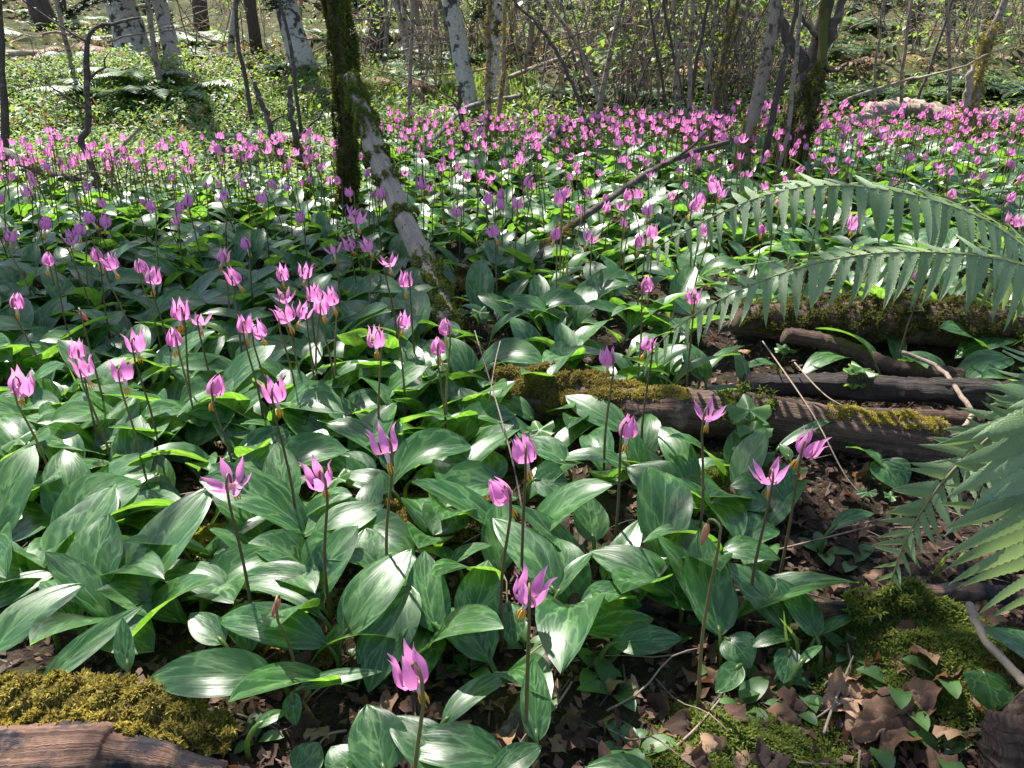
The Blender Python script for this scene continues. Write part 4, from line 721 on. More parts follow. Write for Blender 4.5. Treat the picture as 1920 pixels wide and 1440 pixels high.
# hand-placed leaves: to the nearest stem as its leaf, else a plant of one leaf
leaf_lab = Lab(MARKS); used = {}
for i, a in enumerate(HL):
    v, f, u, sv, sf, su, g0, B, T = hand_leaf(*a[:5], *(a[5:] if len(a) > 5 else ()), seed=i)
    best = min(near_lilies, key=lambda q: np.hypot(q[1][0] - g0[0], q[1][1] - g0[1])); dd = np.hypot(best[1][0] - g0[0], best[1][1] - g0[1])
    if dd < .07 and used.get(best[0].name, 0) < 2:
        used[best[0].name] = used.get(best[0].name, 0) + 1; t = best[0]; loc = best[1]
        lf = link('leaf', mk_mesh('leaf', v - loc, f, M['leaf'], u), t); link('leaf_stalk', mk_mesh('leaf_stalk', sv - loc, sf, M['leaf'], su), lf)
    else:
        t = thing('lily_leaf', g0); leaf_lab.add(t, .5 * (B + T))
        link('blade', mk_mesh('blade', v - g0, f, M['leaf'], u), t); link('leaf_stalk', mk_mesh('leaf_stalk', sv - g0, sf, M['leaf'], su), t)
leaf_lab.done('glossy mottled green lily leaf', 'leaf', 'single lily leaves', 'glossy lily leaf')

# the rest of the flowers and leaves: the largest ones as plants, the far ones as a mass
def field_density(px, py):
    """leaf cover and flowers wanted at a place on the ground, from the look of the photograph"""
    lf = 1.
    if px > 1120 and py > 560: lf = .07
    elif 830 < px and py > 520: lf = .30
    elif px > 1250 and py > 440: lf = .55
    if py > 860: lf = .22 if px < 700 else .09
    if (py > 860 and px > 1420) or (py > 1225 and px < 520) or (1150 < px < 1850 and 680 < py < 900) or py > 1330: lf = 0.
    if 880 < px < 1250 and py > 640 and py < 860: lf = .2
    return lf
cand = []
while len(cand) < 4200:
    y = random.uniform(.72, 5.0); x = random.uniform(-.66 * y - .15, .66 * y + .15)
    z = float(hgt(x, y)); px, py = pix((x, y, z))
    if px < -120 or px > 2040: continue
    far = 4.75 if px > 1350 else (4.4 if px > 650 else 3.3 + .2 * math.sin(px * .013) + .0006 * max(0, px - 250))
    if y > far or random.random() > field_density(px, py): continue
    if 480 < py < 700 and abs(px - (795 + (py - 500) * .36)) < 55: continue
    cand.append((x, y, z, px, py))
# thin out close neighbours
grid = {}; pts_ = []
for c in cand:
    md = .045 if c[1] < 3 else .06; k = (int(c[0] / .07), int(c[1] / .07)); ok = True
    for i in (-1, 0, 1):
        for j in (-1, 0, 1):
            for q in grid.get((k[0] + i, k[1] + j), []):
                if (q[0] - c[0]) ** 2 + (q[1] - c[1]) ** 2 < md * md: ok = False
    if ok: grid.setdefault(k, []).append(c); pts_.append(c)
pts_.sort(key=lambda c: c[1])
def wants_flower(c):
    hx, hy = pix((c[0], c[1], c[2] + .23))
    if hy > 440: return False
    if hy > 340: return random.random() < (.22 if hx < 640 else .26 if hx < 1250 else .10)
    if hy > 300: return random.random() < .42
    return random.random() < .62
fl = [c for c in pts_ if wants_flower(c)]; fs = set(id(c) for c in fl); lv = [c for c in pts_ if id(c) not in fs]
# extra flowers in the far drift
def extra(n, xr, yr):
    out = []
    while len(out) < n:
        y = random.uniform(*yr); x = random.uniform(*xr) * y; out.append((x, y, float(hgt(x, y)), *pix((x, y, float(hgt(x, y))))))
    return out
fl += extra(190, (.12, .66), (3.6, 4.75)) + extra(120, (-.66, -.2), (2.95, 3.6)) + extra(110, (-.14, .3), (3.5, 4.4))
fl.sort(key=lambda c: c[1])
lily_lab = Lab(MARKS); NIND = 300 - len(HF)
for c in fl[:NIND]:
    h = random.uniform(.195, .265); kind = random.choices(KINDS + ['bud'], [.36, .32, .19, .08, .05])[0]; ang = random.uniform(0, 6.28); l = (random.uniform(-.02, .02), random.uniform(-.02, .02))
    sc = FS * random.uniform(.75, 1.1) * (1. if c[1] < 2.5 else .78)
    t = lily(np.array([c[0], c[1], c[2] - .005]), kind, h, l, (.017 * math.cos(ang), .017 * math.sin(ang)), sc, ang + .52, False, 2, (random.gauss(0, .3), random.gauss(0, .3)))
    lily_lab.add(t, (c[0], c[1], c[2] + h))
lily_lab.done('small pink fawn lily', 'lily', 'fawn lilies in flower', 'one of many small pink fawn lilies')
plant_lab = Lab(MARKS)
for c in lv[:300]:
    t = thing('lily_plant', (c[0], c[1], c[2] - .006)); rot = random.uniform(0, 6.28)
    for k in range(2):
        s = random.uniform(.68, 1.08); link('leaf', LM[random.randrange(12)], t, Matrix.Scale(1.12, 4) @ Matrix.Rotation(rot + k * 3.14 + random.uniform(-.6, .6), 4, 'Z') @ Matrix.Diagonal((s * random.uniform(.85, 1.15), s, s, 1)))
    plant_lab.add(t, (c[0], c[1], c[2] + .06))
plant_lab.done('flowerless lily leaf pair', 'lily', 'flowerless lily plants', 'pair of flowerless lily leaves')
def mass(name, rows, label):
    Vs, Fs, Us, mi, o = [], [], [], [], 0
    for c, leaf, flower in rows:
        base = np.array([c[0], c[1], c[2] - .005]); rot = random.uniform(0, 6.28)
        if leaf:
            for k in range(leaf):
                v, f, u = LVF[random.randrange(6)]; s = random.uniform(.7, 1.1); v = (v * s) @ rotz(np.array(rot + k * 3.14 + random.uniform(-.6, .6))).T + base
                Vs.append(v); Fs += [tuple(int(i) + o for i in q) for q in f]; Us.append(u); mi += [0] * len(f); o += len(v)
        if flower:
            h = random.uniform(.195, .265); top = base + [random.uniform(-.02, .02), random.uniform(-.02, .02), h]
            v, f, u = tube([base, top + [.004, 0, .01]], [.002, .0015], 3, cap=False); Vs.append(np.array(v)); Fs += [tuple(i + o for i in q) for q in f]; Us.append(np.array(u)); mi += [1] * len(f); o += len(v)
            kind = random.choices(KINDS, [.42, .34, .17, .07])[0]; sc = FS * random.uniform(.55, .9)
            for k in range(6):
                v, f, u = TEP[kind][random.randrange(4)]; v = (v * sc * [1, 1.1, random.uniform(.9, 1.08)]) @ rotz(np.array(rot + k * 1.047 + random.uniform(-.15, .15))).T + top
                Vs.append(v); Fs += [tuple(i + o for i in q) for q in f]; Us.append(np.array(u)); mi += [2] * len(f); o += len(v)
    me = mk_mesh(name, np.concatenate(Vs), Fs, [M['leaf'], M['stem'], M['petal']], np.concatenate(Us), mi)
    return tag(link(name, me), label, 'lilies', kind='stuff')
mass('distant_lily_flowers', [(c, 2, 1) for c in fl[NIND:]], 'far drift of small pink lilies massed toward the back of the glade')
mass('lily_leaf_carpet', [(c, 2, 0) for c in lv[300:]], 'far carpet of overlapping green lily leaves under the pink flowers')
print('flowers', len(fl), 'leaf plants', len(lv))

# ------------------------------------------------------------------ sword ferns
def pinna_arrays(seed=0, teeth=11, curve=.16, w=.086, auricle=.05):
    """unit pinna: along +Y, 1 long, toothed edges, a slight droop"""
    rs = np.random.default_rng(seed); V, Fc = [], []; n = teeth * 2
    for i in range(n + 1):
        t = i / n; hw = w * (1 - t ** 2.4) * (1 - .25 * (t < .04)); tooth = .026 * (i % 2) * (1 - t); z = -curve * t * t; x0 = .10 * t * t * (1 if seed % 2 else -.4)
        V += [(x0 - hw - tooth - (auricle * (1 - t / .08) if t < .08 else 0), t, z + .02), (x0, t, z), (x0 + hw + tooth, t, z + .02)]
    for i in range(n):
        a = i * 3; Fc += [(a, a + 1, a + 4, a + 3), (a + 1, a + 2, a + 5, a + 4)]
    return np.array(V), Fc
PIN = [mk_mesh('pinna', *pinna_arrays(s, 11, random.uniform(.05, .25)), M['pinna']) for s in range(4)]
def hero_frond(parent, pts, plen, n, near_dir, far_dir, wr=.0028, taper=(.35, 1.), jitter=.12, fwd=.25, gap=0.):
    """pts in the parent's space from base to tip; a pinna on each side at every step"""
    q = resample(pts, 60); V, Fc, UV = tube(q, np.linspace(wr, wr * .25, 60), 6); fr = link('frond', mk_mesh('frond', V, Fc, M['rachis'], UV), parent)
    T = np.gradient(q, axis=0); T /= np.linalg.norm(T, axis=1)[:, None]
    for k in range(n):
        t = gap + (1 - gap) * k / n; s = t * 58; i = int(s); f = s - i
        for side, dr in ((0, near_dir), (1, far_dir)):
            tt = min(max(t + (.5 / n if side else 0), 0), 1); c = q[i] * (1 - f) + q[i + 1] * f
            shape = min(1., .55 + tt * 2.2) * (1 - max(0, (tt - taper[0]) / (1 - taper[0])) ** 2.0 * .68)
            l = plen * shape * random.uniform(.93, 1.06); d = nrm(np.asarray(dr) + T[i] * fwd + np.array([random.gauss(0, 1) for _ in range(3)]) * jitter)
            yv = d; xv = nrm(T[i] - yv * T[i].dot(yv)); 
            xv = xv if side == 0 else -xv
            zv = np.cross(xv, yv); wd = l * (1.0 if l > plen * .4 else 1.25)
            Mx = Matrix(((xv[0] * wd, yv[0] * l, zv[0] * l, c[0]), (xv[1] * wd, yv[1] * l, zv[1] * l, c[1]), (xv[2] * wd, yv[2] * l, zv[2] * l, c[2]), (0, 0, 0, 1)))
            link('pinna', PIN[random.randrange(4)], fr, Mx)
    return fr
cr0 = np.array([1.35, 1.35, 0.]); cr0[2] = float(hgt(*cr0[:2]))
fern = thing('sword_fern', cr0, 'large sword fern at right, two long fronds arching left over the logs', 'fern')
def FP(lst): return np.array([PY(a, b, Y) for a, b, Y in lst]) - cr0
hero_frond(fern, np.vstack([[[0, 0, .02]], FP([(2150, 640, 1.25), (2050, 560, 1.2), (1960, 512, 1.16), (1850, 482, 1.14), (1720, 473, 1.13), (1600, 480, 1.14), (1480, 508, 1.16), (1370, 552, 1.18), (1280, 605, 1.2), (1225, 655, 1.21), (1196, 705, 1.22)])]), .096, 53, (-.05, -.66, -.75), (.05, .85, .0), taper=(.50, 1.), gap=.14, jitter=.07)
hero_frond(fern, np.vstack([[[0, .05, .02]], FP([(2120, 610, 1.5), (2020, 530, 1.45), (1930, 470, 1.42), (1840, 410, 1.4), (1720, 368, 1.4), (1600, 350, 1.41), (1500, 352, 1.43), (1400, 378, 1.45), (1300, 425, 1.48), (1230, 465, 1.5), (1185, 498, 1.52)])]), .104, 53, (.16, -.66, -.75), (.1, .85, .05), taper=(.50, 1.), gap=.14, jitter=.07)
hero_frond(fern, np.vstack([[[.05, .1, .02]], FP([(2050, 520, 1.75), (1900, 430, 1.75), (1780, 372, 1.75), (1680, 338, 1.76), (1580, 322, 1.78), (1500, 318, 1.8)])]), .075, 21, (.1, -.4, -.9), (0, .9, -.1), taper=(.35, 1.), gap=.15)
hero_frond(fern, np.vstack([[[.0, .08, .02]], FP([(2060, 600, 1.55), (1900, 520, 1.6), (1760, 490, 1.62), (1600, 480, 1.66), (1450, 490, 1.7), (1330, 512, 1.72)])]), .08, 22, (-.1, -.35, -.92), (0, .9, -.2), taper=(.35, 1.), gap=.15)
cr0 = np.array([.82, .72, 0.]); cr0[2] = float(hgt(*cr0[:2]))
fern2 = thing('sword_fern', cr0, 'near sword fern at the lower right edge, broad silvery fronds', 'fern')
hero_frond(fern2, FP([(2080, 640, .78), (2010, 720, .70), (1960, 830, .66), (1930, 960, .63), (1925, 1060, .62), (1945, 1150, .61)]), .098, 22, (-.92, .1, .05), (.8, .4, .1), fwd=.5, taper=(.55, 1.))
hero_frond(fern2, FP([(2060, 660, .92), (1960, 740, .88), (1880, 800, .86), (1800, 868, .84), (1740, 940, .82), (1695, 1020, .80), (1668, 1100, .79)]), .062, 30, (-.75, .25, .2), (.35, -.7, -.55), fwd=.35, taper=(.4, 1.))
hero_frond(fern2, FP([(2120, 700, .85), (2010, 760, .8), (1930, 800, .77), (1860, 880, .74), (1810, 980, .72)]), .075, 16, (-.75, .2, .45), (.2, -.8, -.4), fwd=.4, taper=(.5, 1.))

def frond_arrays(Lf, seed, e0=R(75), e1=R(-35), n=30, pl=.16):
    rs = np.random.default_rng(seed); m = 16; t = np.linspace(0, 1, m); e = e0 + (e1 - e0) * t ** .8; y = np.cumsum(np.cos(e)) * Lf / m; z = np.cumsum(np.sin(e)) * Lf / m
    q = np.stack([.06 * Lf * np.sin(t * 3 + seed), y, z], 1); V, Fc, UV = tube(q, np.linspace(.004, .001, m), 3, cap=False)
    for k in range(n):
        tt = .14 + .86 * k / n; s = tt * (m - 1); i = min(int(s), m - 2); f = s - i; c = q[i] * (1 - f) + q[i + 1] * f; T = nrm(q[i + 1] - q[i]); sd = np.array([1., 0, 0]); N = np.cross(sd, T)
        l = pl * Lf * min(1, .5 + tt * 2) * (1 - max(0, (tt - .4) / .6) ** 1.3 * .92)
        for sg in (-1, 1):
            d = nrm(sd * sg + T * .25 - np.array([0, 0, 1]) * rs.uniform(.1, .5) + rs.normal(size=3) * .06); w = T * .13 * max(l, .02) ; o = len(V)
            V += [c - w * .8, c + w * .8, c + d * l * .55 + w * .7 - [0, 0, .03 * l], c + d * l - [0, 0, .15 * l], c + d * l * .55 - w * .7 - [0, 0, .03 * l]]; UV += [(0, 0)] * 5
            Fc += [(o, o + 1, o + 2, o + 4), (o + 4, o + 2, o + 3)]
    return V, Fc, UV
FR = []
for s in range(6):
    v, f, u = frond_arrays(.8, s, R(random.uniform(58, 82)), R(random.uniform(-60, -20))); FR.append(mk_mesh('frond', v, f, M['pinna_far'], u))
fern_lab = Lab([('the crooked sapling', 165, 200), ('the stoutest alder', 265, 150), ('the slim leaning alder', 340, 140), ('the mossy-footed alder', 585, 180), ('the shaggy mossy trunk', 650, 160), ('the reddish conifer trunk', 712, 150), ('the upright alder pair', 905, 150),
                ('the pale forked stem', 1140, 150), ('the thin pole thicket', 1310, 130), ('the forked maple', 1500, 150), ('the conifer above the fern bank', 1710, 100), ('the gold mossy stem', 1820, 180), ('the top left corner', 40, 60), ('the top right corner', 1900, 40), ('the top edge at centre', 1000, 20)])
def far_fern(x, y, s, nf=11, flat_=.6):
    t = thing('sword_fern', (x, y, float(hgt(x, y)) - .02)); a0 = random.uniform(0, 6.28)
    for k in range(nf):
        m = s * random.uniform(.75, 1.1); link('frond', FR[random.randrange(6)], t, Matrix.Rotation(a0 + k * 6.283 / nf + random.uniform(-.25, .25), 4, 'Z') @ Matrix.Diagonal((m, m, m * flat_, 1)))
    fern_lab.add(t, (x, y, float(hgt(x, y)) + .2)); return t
for px, Y, s in [(215, 5.6, .85), (330, 5.75, .85), (275, 5.9, .8), (140, 6.9, .7), (560, 6.6, .6), (780, 6.3, .62), (690, 5.5, .55), (1080, 6.2, .6), (1190, 6.0, .65), (1300, 6.3, .6), (1600, 6.0, .75), (1700, 5.9, .75), (1780, 6.1, .7), (1870, 5.9, .9), (1935, 5.7, .9), (1560, 5.9, .6), (1440, 6.2, .6), (480, 4.75, .42), (520, 4.85, .4), (740, 4.95, .40), (690, 5.0, .40)]:
    p = PY(px, 200, Y); far_fern(p[0], Y, s)
p = PY(1930, 300, 3.3); far_fern(p[0], 3.3, .55, 9, .8)
for i in range(105):
    y = random.uniform(6.6, 14); x = random.uniform(-.68, .68) * y
    far_fern(x, y, random.uniform(.45, .85), 9)
DFR = []
for k in range(3):
    v, f, u = frond_arrays(.7, 20 + k, R(random.uniform(20, 45)), R(random.uniform(-80, -50)), 24, .13); DFR.append(mk_mesh('frond', v, f, M['tan_leaf'], u))
dead_fern_lab = Lab(fern_lab.marks)
for i in range(14):
    y = random.uniform(5.6, 9.5); x = random.uniform(-.66, .68) * y; t = thing('dead_fern', (x, y, float(hgt(x, y)) + .12))
    for k in range(5): m = random.uniform(.5, 1.); link('frond', DFR[random.randrange(3)], t, Matrix.Rotation(random.uniform(0, 6.28), 4, 'Z') @ Matrix.Scale(m, 4))
    dead_fern_lab.add(t, (x, y, float(hgt(x, y)) + .15))
dead_fern_lab.done('brown withered fern', 'fern', 'withered ferns', 'brown withered fern', 5)
fern_lab.done('green sword fern in the background', 'fern', 'background sword ferns', 'background sword fern', 5)

# ------------------------------------------------------------------ shrubs, thickets and brush behind
def brush_mesh(seed, n=7, h=1.5, spreadw=.35, r=.006):
    rs = np.random.default_rng(seed); out = []
    a = rs.uniform(0, 6.28); p = [np.zeros(3)]; d = nrm([rs.normal() * .25, rs.normal() * .25, 1]); st = h / 9
    for i in range(9): d = nrm(d + rs.normal(size=3) * .13 + [0, 0, .05]); p.append(p[-1] + d * st)
    p = np.array(p); out.append(tube(p, np.linspace(r, r * .35, 10), 5))
    for k in range(n):
        i = rs.integers(2, 9); d2 = nrm(rs.normal(size=3) * [1, 1, .5] + [0, 0, .5]); l = rs.uniform(.15, .5) * h * .5
        q = [p[i], p[i] + d2 * l * .4 + rs.normal(size=3) * .02, p[i] + d2 * l * .75 + rs.normal(size=3) * .04, p[i] + d2 * l + rs.normal(size=3) * .05]; out.append(tube(q, [r * .5, r * .4, r * .3, r * .12], 4, cap=False))
        for _ in range(2):
            d3 = nrm(d2 + rs.normal(size=3) * .7); out.append(tube([q[2], q[2] + d3 * l * .4], [r * .28, r * .1], 3, cap=False))
    return cat_(out)
BR = []
for s in range(8):
    v, f, u = brush_mesh(s, 9); BR.append(mk_mesh('stem', v, f, M['twig'] if s % 4 else M['twig_dark'], u))
leaf3 = (np.array([[0, 0, 0], [.3, .45, .06], [0, 1, -.05], [-.3, .45, .06]]), np.array([[0, 1, 2, 3]]))
def leafy_cloud(n, rx, rz, size, seed, material, z0=.25):
    rs = np.random.default_rng(seed); cl = rs.normal(size=(max(5, n // 14), 3)) * [rx, rx, rz] + [0, 0, rz + z0]; p = cl[rs.integers(0, len(cl), n)] + rs.normal(size=(n, 3)) * .045
    p[:, 2] = np.abs(p[:, 2]) + .02; Mx = np.einsum('kij,kjl->kil', rotz(rs.uniform(0, 6.28, n)), rotx(rs.normal(size=n) * .5)); V, Fx, _ = spread(leaf3[0], leaf3[1], p, Mx, size * rs.uniform(.6, 1.3, n)); return mk_mesh('foliage', V, Fx, material)
FO = [leafy_cloud(260, .22, .28, .045, s, M['cover']) for s in range(4)]
DR = [leafy_cloud(200, .25, .14, .06, 10 + s, M['dead_leaf'], .05) for s in range(3)]
shrub_lab = Lab(fern_lab.marks)
def shrub(x, y, stems, s, leafy):
    z = float(hgt(x, y)); t = thing('bare_shrub', (x, y, z - .03))
    for k in range(stems):
        m = s * random.uniform(.7, 1.2); link('stem', BR[random.randrange(8)], t, Matrix.Translation((random.gauss(0, .06), random.gauss(0, .06), 0)) @ Matrix.Rotation(random.uniform(0, 6.28), 4, 'Z') @ Matrix.Rotation(random.uniform(-.28, .28), 4, 'X') @ Matrix.Scale(m, 4))
    if leafy: o = link('foliage', FO[random.randrange(4)], t, Matrix.Rotation(random.uniform(0, 6), 4, 'Z') @ Matrix.Scale(s * random.uniform(.9, 1.4), 4)); o['kind'] = 'stuff'
    shrub_lab.add(t, (x, y, z + .3))
for i in range(80):        # thickest from the middle to the right
    px = random.choice([random.uniform(960, 1500), random.uniform(960, 1920), random.uniform(400, 1920), random.uniform(1100, 1450)]); Y = random.uniform(5.3, 10); p = PY(px, 150, Y)
    shrub(p[0], Y, random.randint(3, 6), random.uniform(.7, 1.2), random.random() < .55)
for px, Y, n, s in [(740, 6.4, 4, .9), (790, 6.0, 6, .8), (805, 6.2, 5, .8), (60, 4.7, 2, .5), (120, 5.0, 2, .5), (400, 6.8, 3, .9), (1050, 5.6, 4, .8), (1180, 5.5, 4, .8)]:
    p = PY(px, 200, Y); shrub(p[0], Y, n, s, False)
shrub_lab.done('thin bare-stemmed shrub', 'shrub', 'bare background shrubs', 'bare-stemmed background shrub', 6)
# dead sticks lying about on the bank
stick_lab = Lab(fern_lab.marks); SM = []
for s in range(5):
    q = resample([(0, 0, 0), (.5, .05 * s, .04), (1.0, -.03 * s, .02), (1.5, .1, .08)], 12, .012, s); v, f, u = tube(q, np.linspace(.018, .006, 12), 7, .12, s); SM.append(mk_mesh('fallen_stick', v, f, M['pale_wood'] if s % 2 else M['twig'], u))
for i in range(64):
    y = random.uniform(5.2, 10); x = random.uniform(-.66, .66) * y; o = link('fallen_stick', SM[i % 5]); m = random.uniform(.22, .6)
    o.matrix_world = Matrix.Translation((x, y, float(hgt(x, y)) + random.uniform(.03, .22))) @ Matrix.Rotation(random.uniform(0, 6.28), 4, 'Z') @ Matrix.Rotation(random.uniform(-.45, .1), 4, 'Y') @ Matrix.Scale(m, 4); stick_lab.add(o, (x, y, float(hgt(x, y)) + .1))
stick_lab.done('thin dead stick on the bank', 'stick', 'dead sticks on the bank', 'dead stick on the far bank', 4)
# low green cover, brown litter and grass on the bank
def scatter_stuff(name, n, size, material, tmpl, region, label, zr=(0, .05), tilt=.6):
    rs = np.random.default_rng(abs(hash(name)) % 999 if False else len(name) * 13 + n % 97); x, y = region(rs, n); z = hgt(x, y) + rs.uniform(*zr, len(x)); Mx = np.einsum('kij,kjl->kil', rotz(rs.uniform(0, 6.28, len(x))), rotx(rs.normal(size=len(x)) * tilt))
    V, Fx, _ = spread(tmpl[0], tmpl[1], np.stack([x, y, z], 1), Mx, size * rs.uniform(.5, 1.3, len(x)))
    return tag(link(name, mk_mesh(name, V, Fx, material, smooth=False)), label, 'ground cover', kind='stuff')
def bank(rs, n):
    y = 5.0 + 10 * rs.uniform(size=n) ** 1.6; x = rs.uniform(-.7, .7, n) * y; k = np.sin(x * 1.9 + 1) * np.sin(y * 1.7) + .5 * np.sin(x * 5.1 + y * 3.3) + rs.normal(size=n) * .45 > -.1; return x[k], y[k]
def mound(rs, n):
    x = -2.6 + rs.normal(size=n) * .95; y = 5.5 + rs.normal(size=n) * .5; return x, y
def strip(rs, n):
    x = rs.uniform(-1.6, .2, n); y = 6.1 + rs.normal(size=n) * .45; return x, y
def edge(rs, n):
    x = rs.uniform(-.7, .7, n); y = np.where(x < -.18, 3.2, np.where(x < .2, 4.2, 4.6)) + rs.uniform(0, 1.5, n); return x * y, y
scatter_stuff('ground_cover', 34000, .042, M['cover'], leaf3, bank, 'loose low green leaves covering the far bank', (0, .16))
scatter_stuff('ground_cover_mound', 30000, .026, M['cover'], leaf3, mound, 'bright green mound of tiny leaves at upper left', (0, .09))
scatter_stuff('bank_leaf_litter', 26000, .06, M['tan_leaf'], leaf3, bank, 'brown leaf litter strewn over the far bank', (0, .06))
blade = (np.array([[-.03, 0, 0], [.03, 0, 0], [.022, .08, .6], [-.022, .08, .6], [0, .3, 1.]]), np.array([[0, 1, 2], [0, 2, 3], [3, 2, 4]]))
scatter_stuff('grass', 9000, .075, M['grass'], blade, strip, 'bright green grass strip between the far ferns and alders', (0, .0), .35)
scatter_stuff('edge_growth', 22000, .034, M['cover'], leaf3, edge, 'low mixed green growth along the back edge of the flowers', (0, .12))
# conifer boughs hanging into the top of the view
def bough(x, y, z, l, ang, label, seed):
    t = thing('conifer_bough', (x, y, z), label, 'branch', 'low conifer boughs'); rs = np.random.default_rng(seed)
    q = np.array([[l * s * math.cos(ang), l * s * math.sin(ang), -.25 * l * s * s] for s in np.linspace(0, 1, 9)]); V, Fc, UV = tube(q, np.linspace(.014, .003, 9), 5); link('branch', mk_mesh('branch', V, Fc, M['brown_bark'], UV), t)
    n = 1500; s = rs.uniform(.1, 1, n); i = np.clip((s * 8).astype(int), 0, 7); c = q[i] + (q[i + 1] - q[i]) * (s * 8 - i)[:, None]; lat = np.array([-math.sin(ang), math.cos(ang), 0]); u = rs.normal(size=n) * .16 * l * (1.1 - s)
    p = c + lat * u[:, None] + np.array([0, 0, -1.]) * (np.abs(u) * .4 + rs.uniform(0, .05, n))[:, None]; Mx = align(rs.normal(size=(n, 3)) * .5 + [0, 0, 1]); V, Fx, _ = spread(quad[0] * [1, .5, 1], quad[1], p, Mx, .05 * rs.uniform(.6, 1.3, n))
    o = link('needles', mk_mesh('needles', V, Fx, M['needle']), t); o['kind'] = 'stuff'
for i, (px, py, Y, l, a, lab) in enumerate([(390, -60, 7.8, 1.3, -2.2, 'conifer bough hanging by the slim leaning alder'), (470, -80, 7.4, 1.3, -1.2, 'conifer bough hanging left of the mossy-footed alder'), (140, -50, 8.8, 1.4, -.6, 'conifer bough in the top left corner'), (1030, -60, 8.5, 1.5, -2.0, 'conifer bough hanging right of the upright alders'),
                                        (700, -80, 7.6, 1.2, -.5, 'conifer bough beside the reddish conifer trunk'), (1760, -70, 8.2, 1.5, -2.4, 'conifer bough at the top right'), (1250, -60, 8.8, 1.4, -1.2, 'conifer bough over the thin pole thicket')]):
    p = PY(px, py, Y); bough(p[0], Y, p[2], l, a, lab, i)

# ------------------------------------------------------------------ small things on the near ground
def dead_leaf_arrays(seed, lobes=5, nr=4, big=False):
    rs = np.random.default_rng(seed); na = 40 if big else 22; V = [(0, 0, 0)]; Fc = []; ph = rs.uniform(0, 6.28, 6)
    for k in range(1, nr + 1):
        for j in range(na):
            a = 2 * math.pi * j / na; lob = .70 + .30 * abs(math.cos(lobes * .5 * (a - math.pi / 2))) ** 1.4 + .07 * math.sin(13 * a + ph[0]) + .04 * rs.normal(); lob *= .35 + .65 * min(1, abs(((a + math.pi / 2) % (2 * math.pi)) - 0) * 1.6, abs(2 * math.pi - ((a + math.pi / 2) % (2 * math.pi))) * 1.6)
            r = lob * k / nr; x, y = r * math.cos(a), r * math.sin(a) + .1
            z = .20 * math.sin(2.2 * x + ph[1]) + .16 * math.sin(3.1 * y + ph[2]) + .30 * r * r * math.sin(2 * a + ph[3]) + .08 * math.sin(9 * x + 7 * y + ph[4]) + .05 * math.sin(17 * x - 12 * y) + .34 * r ** 3 * math.sin(3 * a + ph[5]); V.append((x, y, z))
    for j in range(na): Fc.append((0, 1 + j, 1 + (j + 1) % na))
    for k in range(nr - 1):
        for j in range(na):
            a = 1 + k * na + j; b_ = 1 + k * na + (j + 1) % na; Fc.append((a, a + na, b_ + na, b_))
    return np.array(V), Fc
DLM = [mk_mesh('fallen_leaf', *dead_leaf_arrays(s, 5 if s % 3 else 3), M['dead_leaf']) for s in range(9)] + [mk_mesh('fallen_leaf', *dead_leaf_arrays(20 + s, 5), M['tan_leaf']) for s in range(4)]
litter_lab = Lab(MARKS); n_ = 0
while n_ < 285:
    px, py = random.uniform(-20, 1940), random.uniform(600, 1460)
    w = .0
    if 480 < px and py > 1150: w = .9
    if px > 1100 and py > 860: w = 1.
    if 820 < px < 1300 and 560 < py < 720: w = .7
    if px > 1250 and 620 < py < 760: w = .35
    if px < 480 and py > 1120: w = .45
    if random.random() > max(w, .10): continue
    p = P(px, py); o = link('fallen_leaf', DLM[random.randrange(13)]); s = random.uniform(.009, .023)
    o.matrix_world = Matrix.Translation((p[0], p[1], p[2] + random.uniform(.006, .018))) @ Matrix.Rotation(random.uniform(0, 6.28), 4, 'Z') @ Matrix.Rotation(random.gauss(0, .45), 4, 'X') @ Matrix.Rotation(random.gauss(0, .45), 4, 'Y') @ Matrix.Scale(s, 4)
    litter_lab.add(o, p); n_ += 1
litter_lab.done('brown curled dead leaf', 'dead leaf', 'dead leaves on the ground', 'crumpled brown dead leaf')
def near_litter(rs, n):
    out = []
    y = rs.uniform(.5, 2.4, n); x = rs.uniform(-.7, .7, n) * (y + .2); return x, y
scatter_stuff('leaf_fragments', 17000, .017, M['dead_leaf'], leaf3, near_litter, 'crumbs and fragments of brown leaves over the dark soil', (.0, .008), .7)
needle_t = (np.array([[-.03, 0, 0], [.03, 0, 0], [.03, 1, .03], [-.03, 1, .03]]), np.array([[0, 1, 2, 3]]))
scatter_stuff('twig_litter', 1800, .028, M['twig_dark'], needle_t, near_litter, 'fine pale twig fragments littering the near soil', (.002, .010), .15)
v, f = dead_leaf_arrays(77, 5, 7, True); o = tag(link('fallen_leaf', mk_mesh('fallen_leaf', v, f, M['tan_leaf'])), 'large curled tan maple leaf lying at the bottom right', 'dead leaf')
p = P(1660, 1372, .02); o.matrix_world = Matrix.Translation(p) @ Matrix.Rotation(-1.0, 4, 'Z') @ Matrix.Rotation(.5, 4, 'X') @ Matrix.Diagonal((.032, .045, .05, 1))
v, f = dead_leaf_arrays(78, 5, 5, True); o = tag(link('fallen_leaf', mk_mesh('fallen_leaf', v, f, M['tan_leaf'])), 'pinkish flat dead leaf just above the large curled tan one', 'dead leaf')
p = P(1600, 1312, .02); o.matrix_world = Matrix.Translation(p) @ Matrix.Rotation(.6, 4, 'Z') @ Matrix.Rotation(.35, 4, 'X') @ Matrix.Scale(.032, 4)
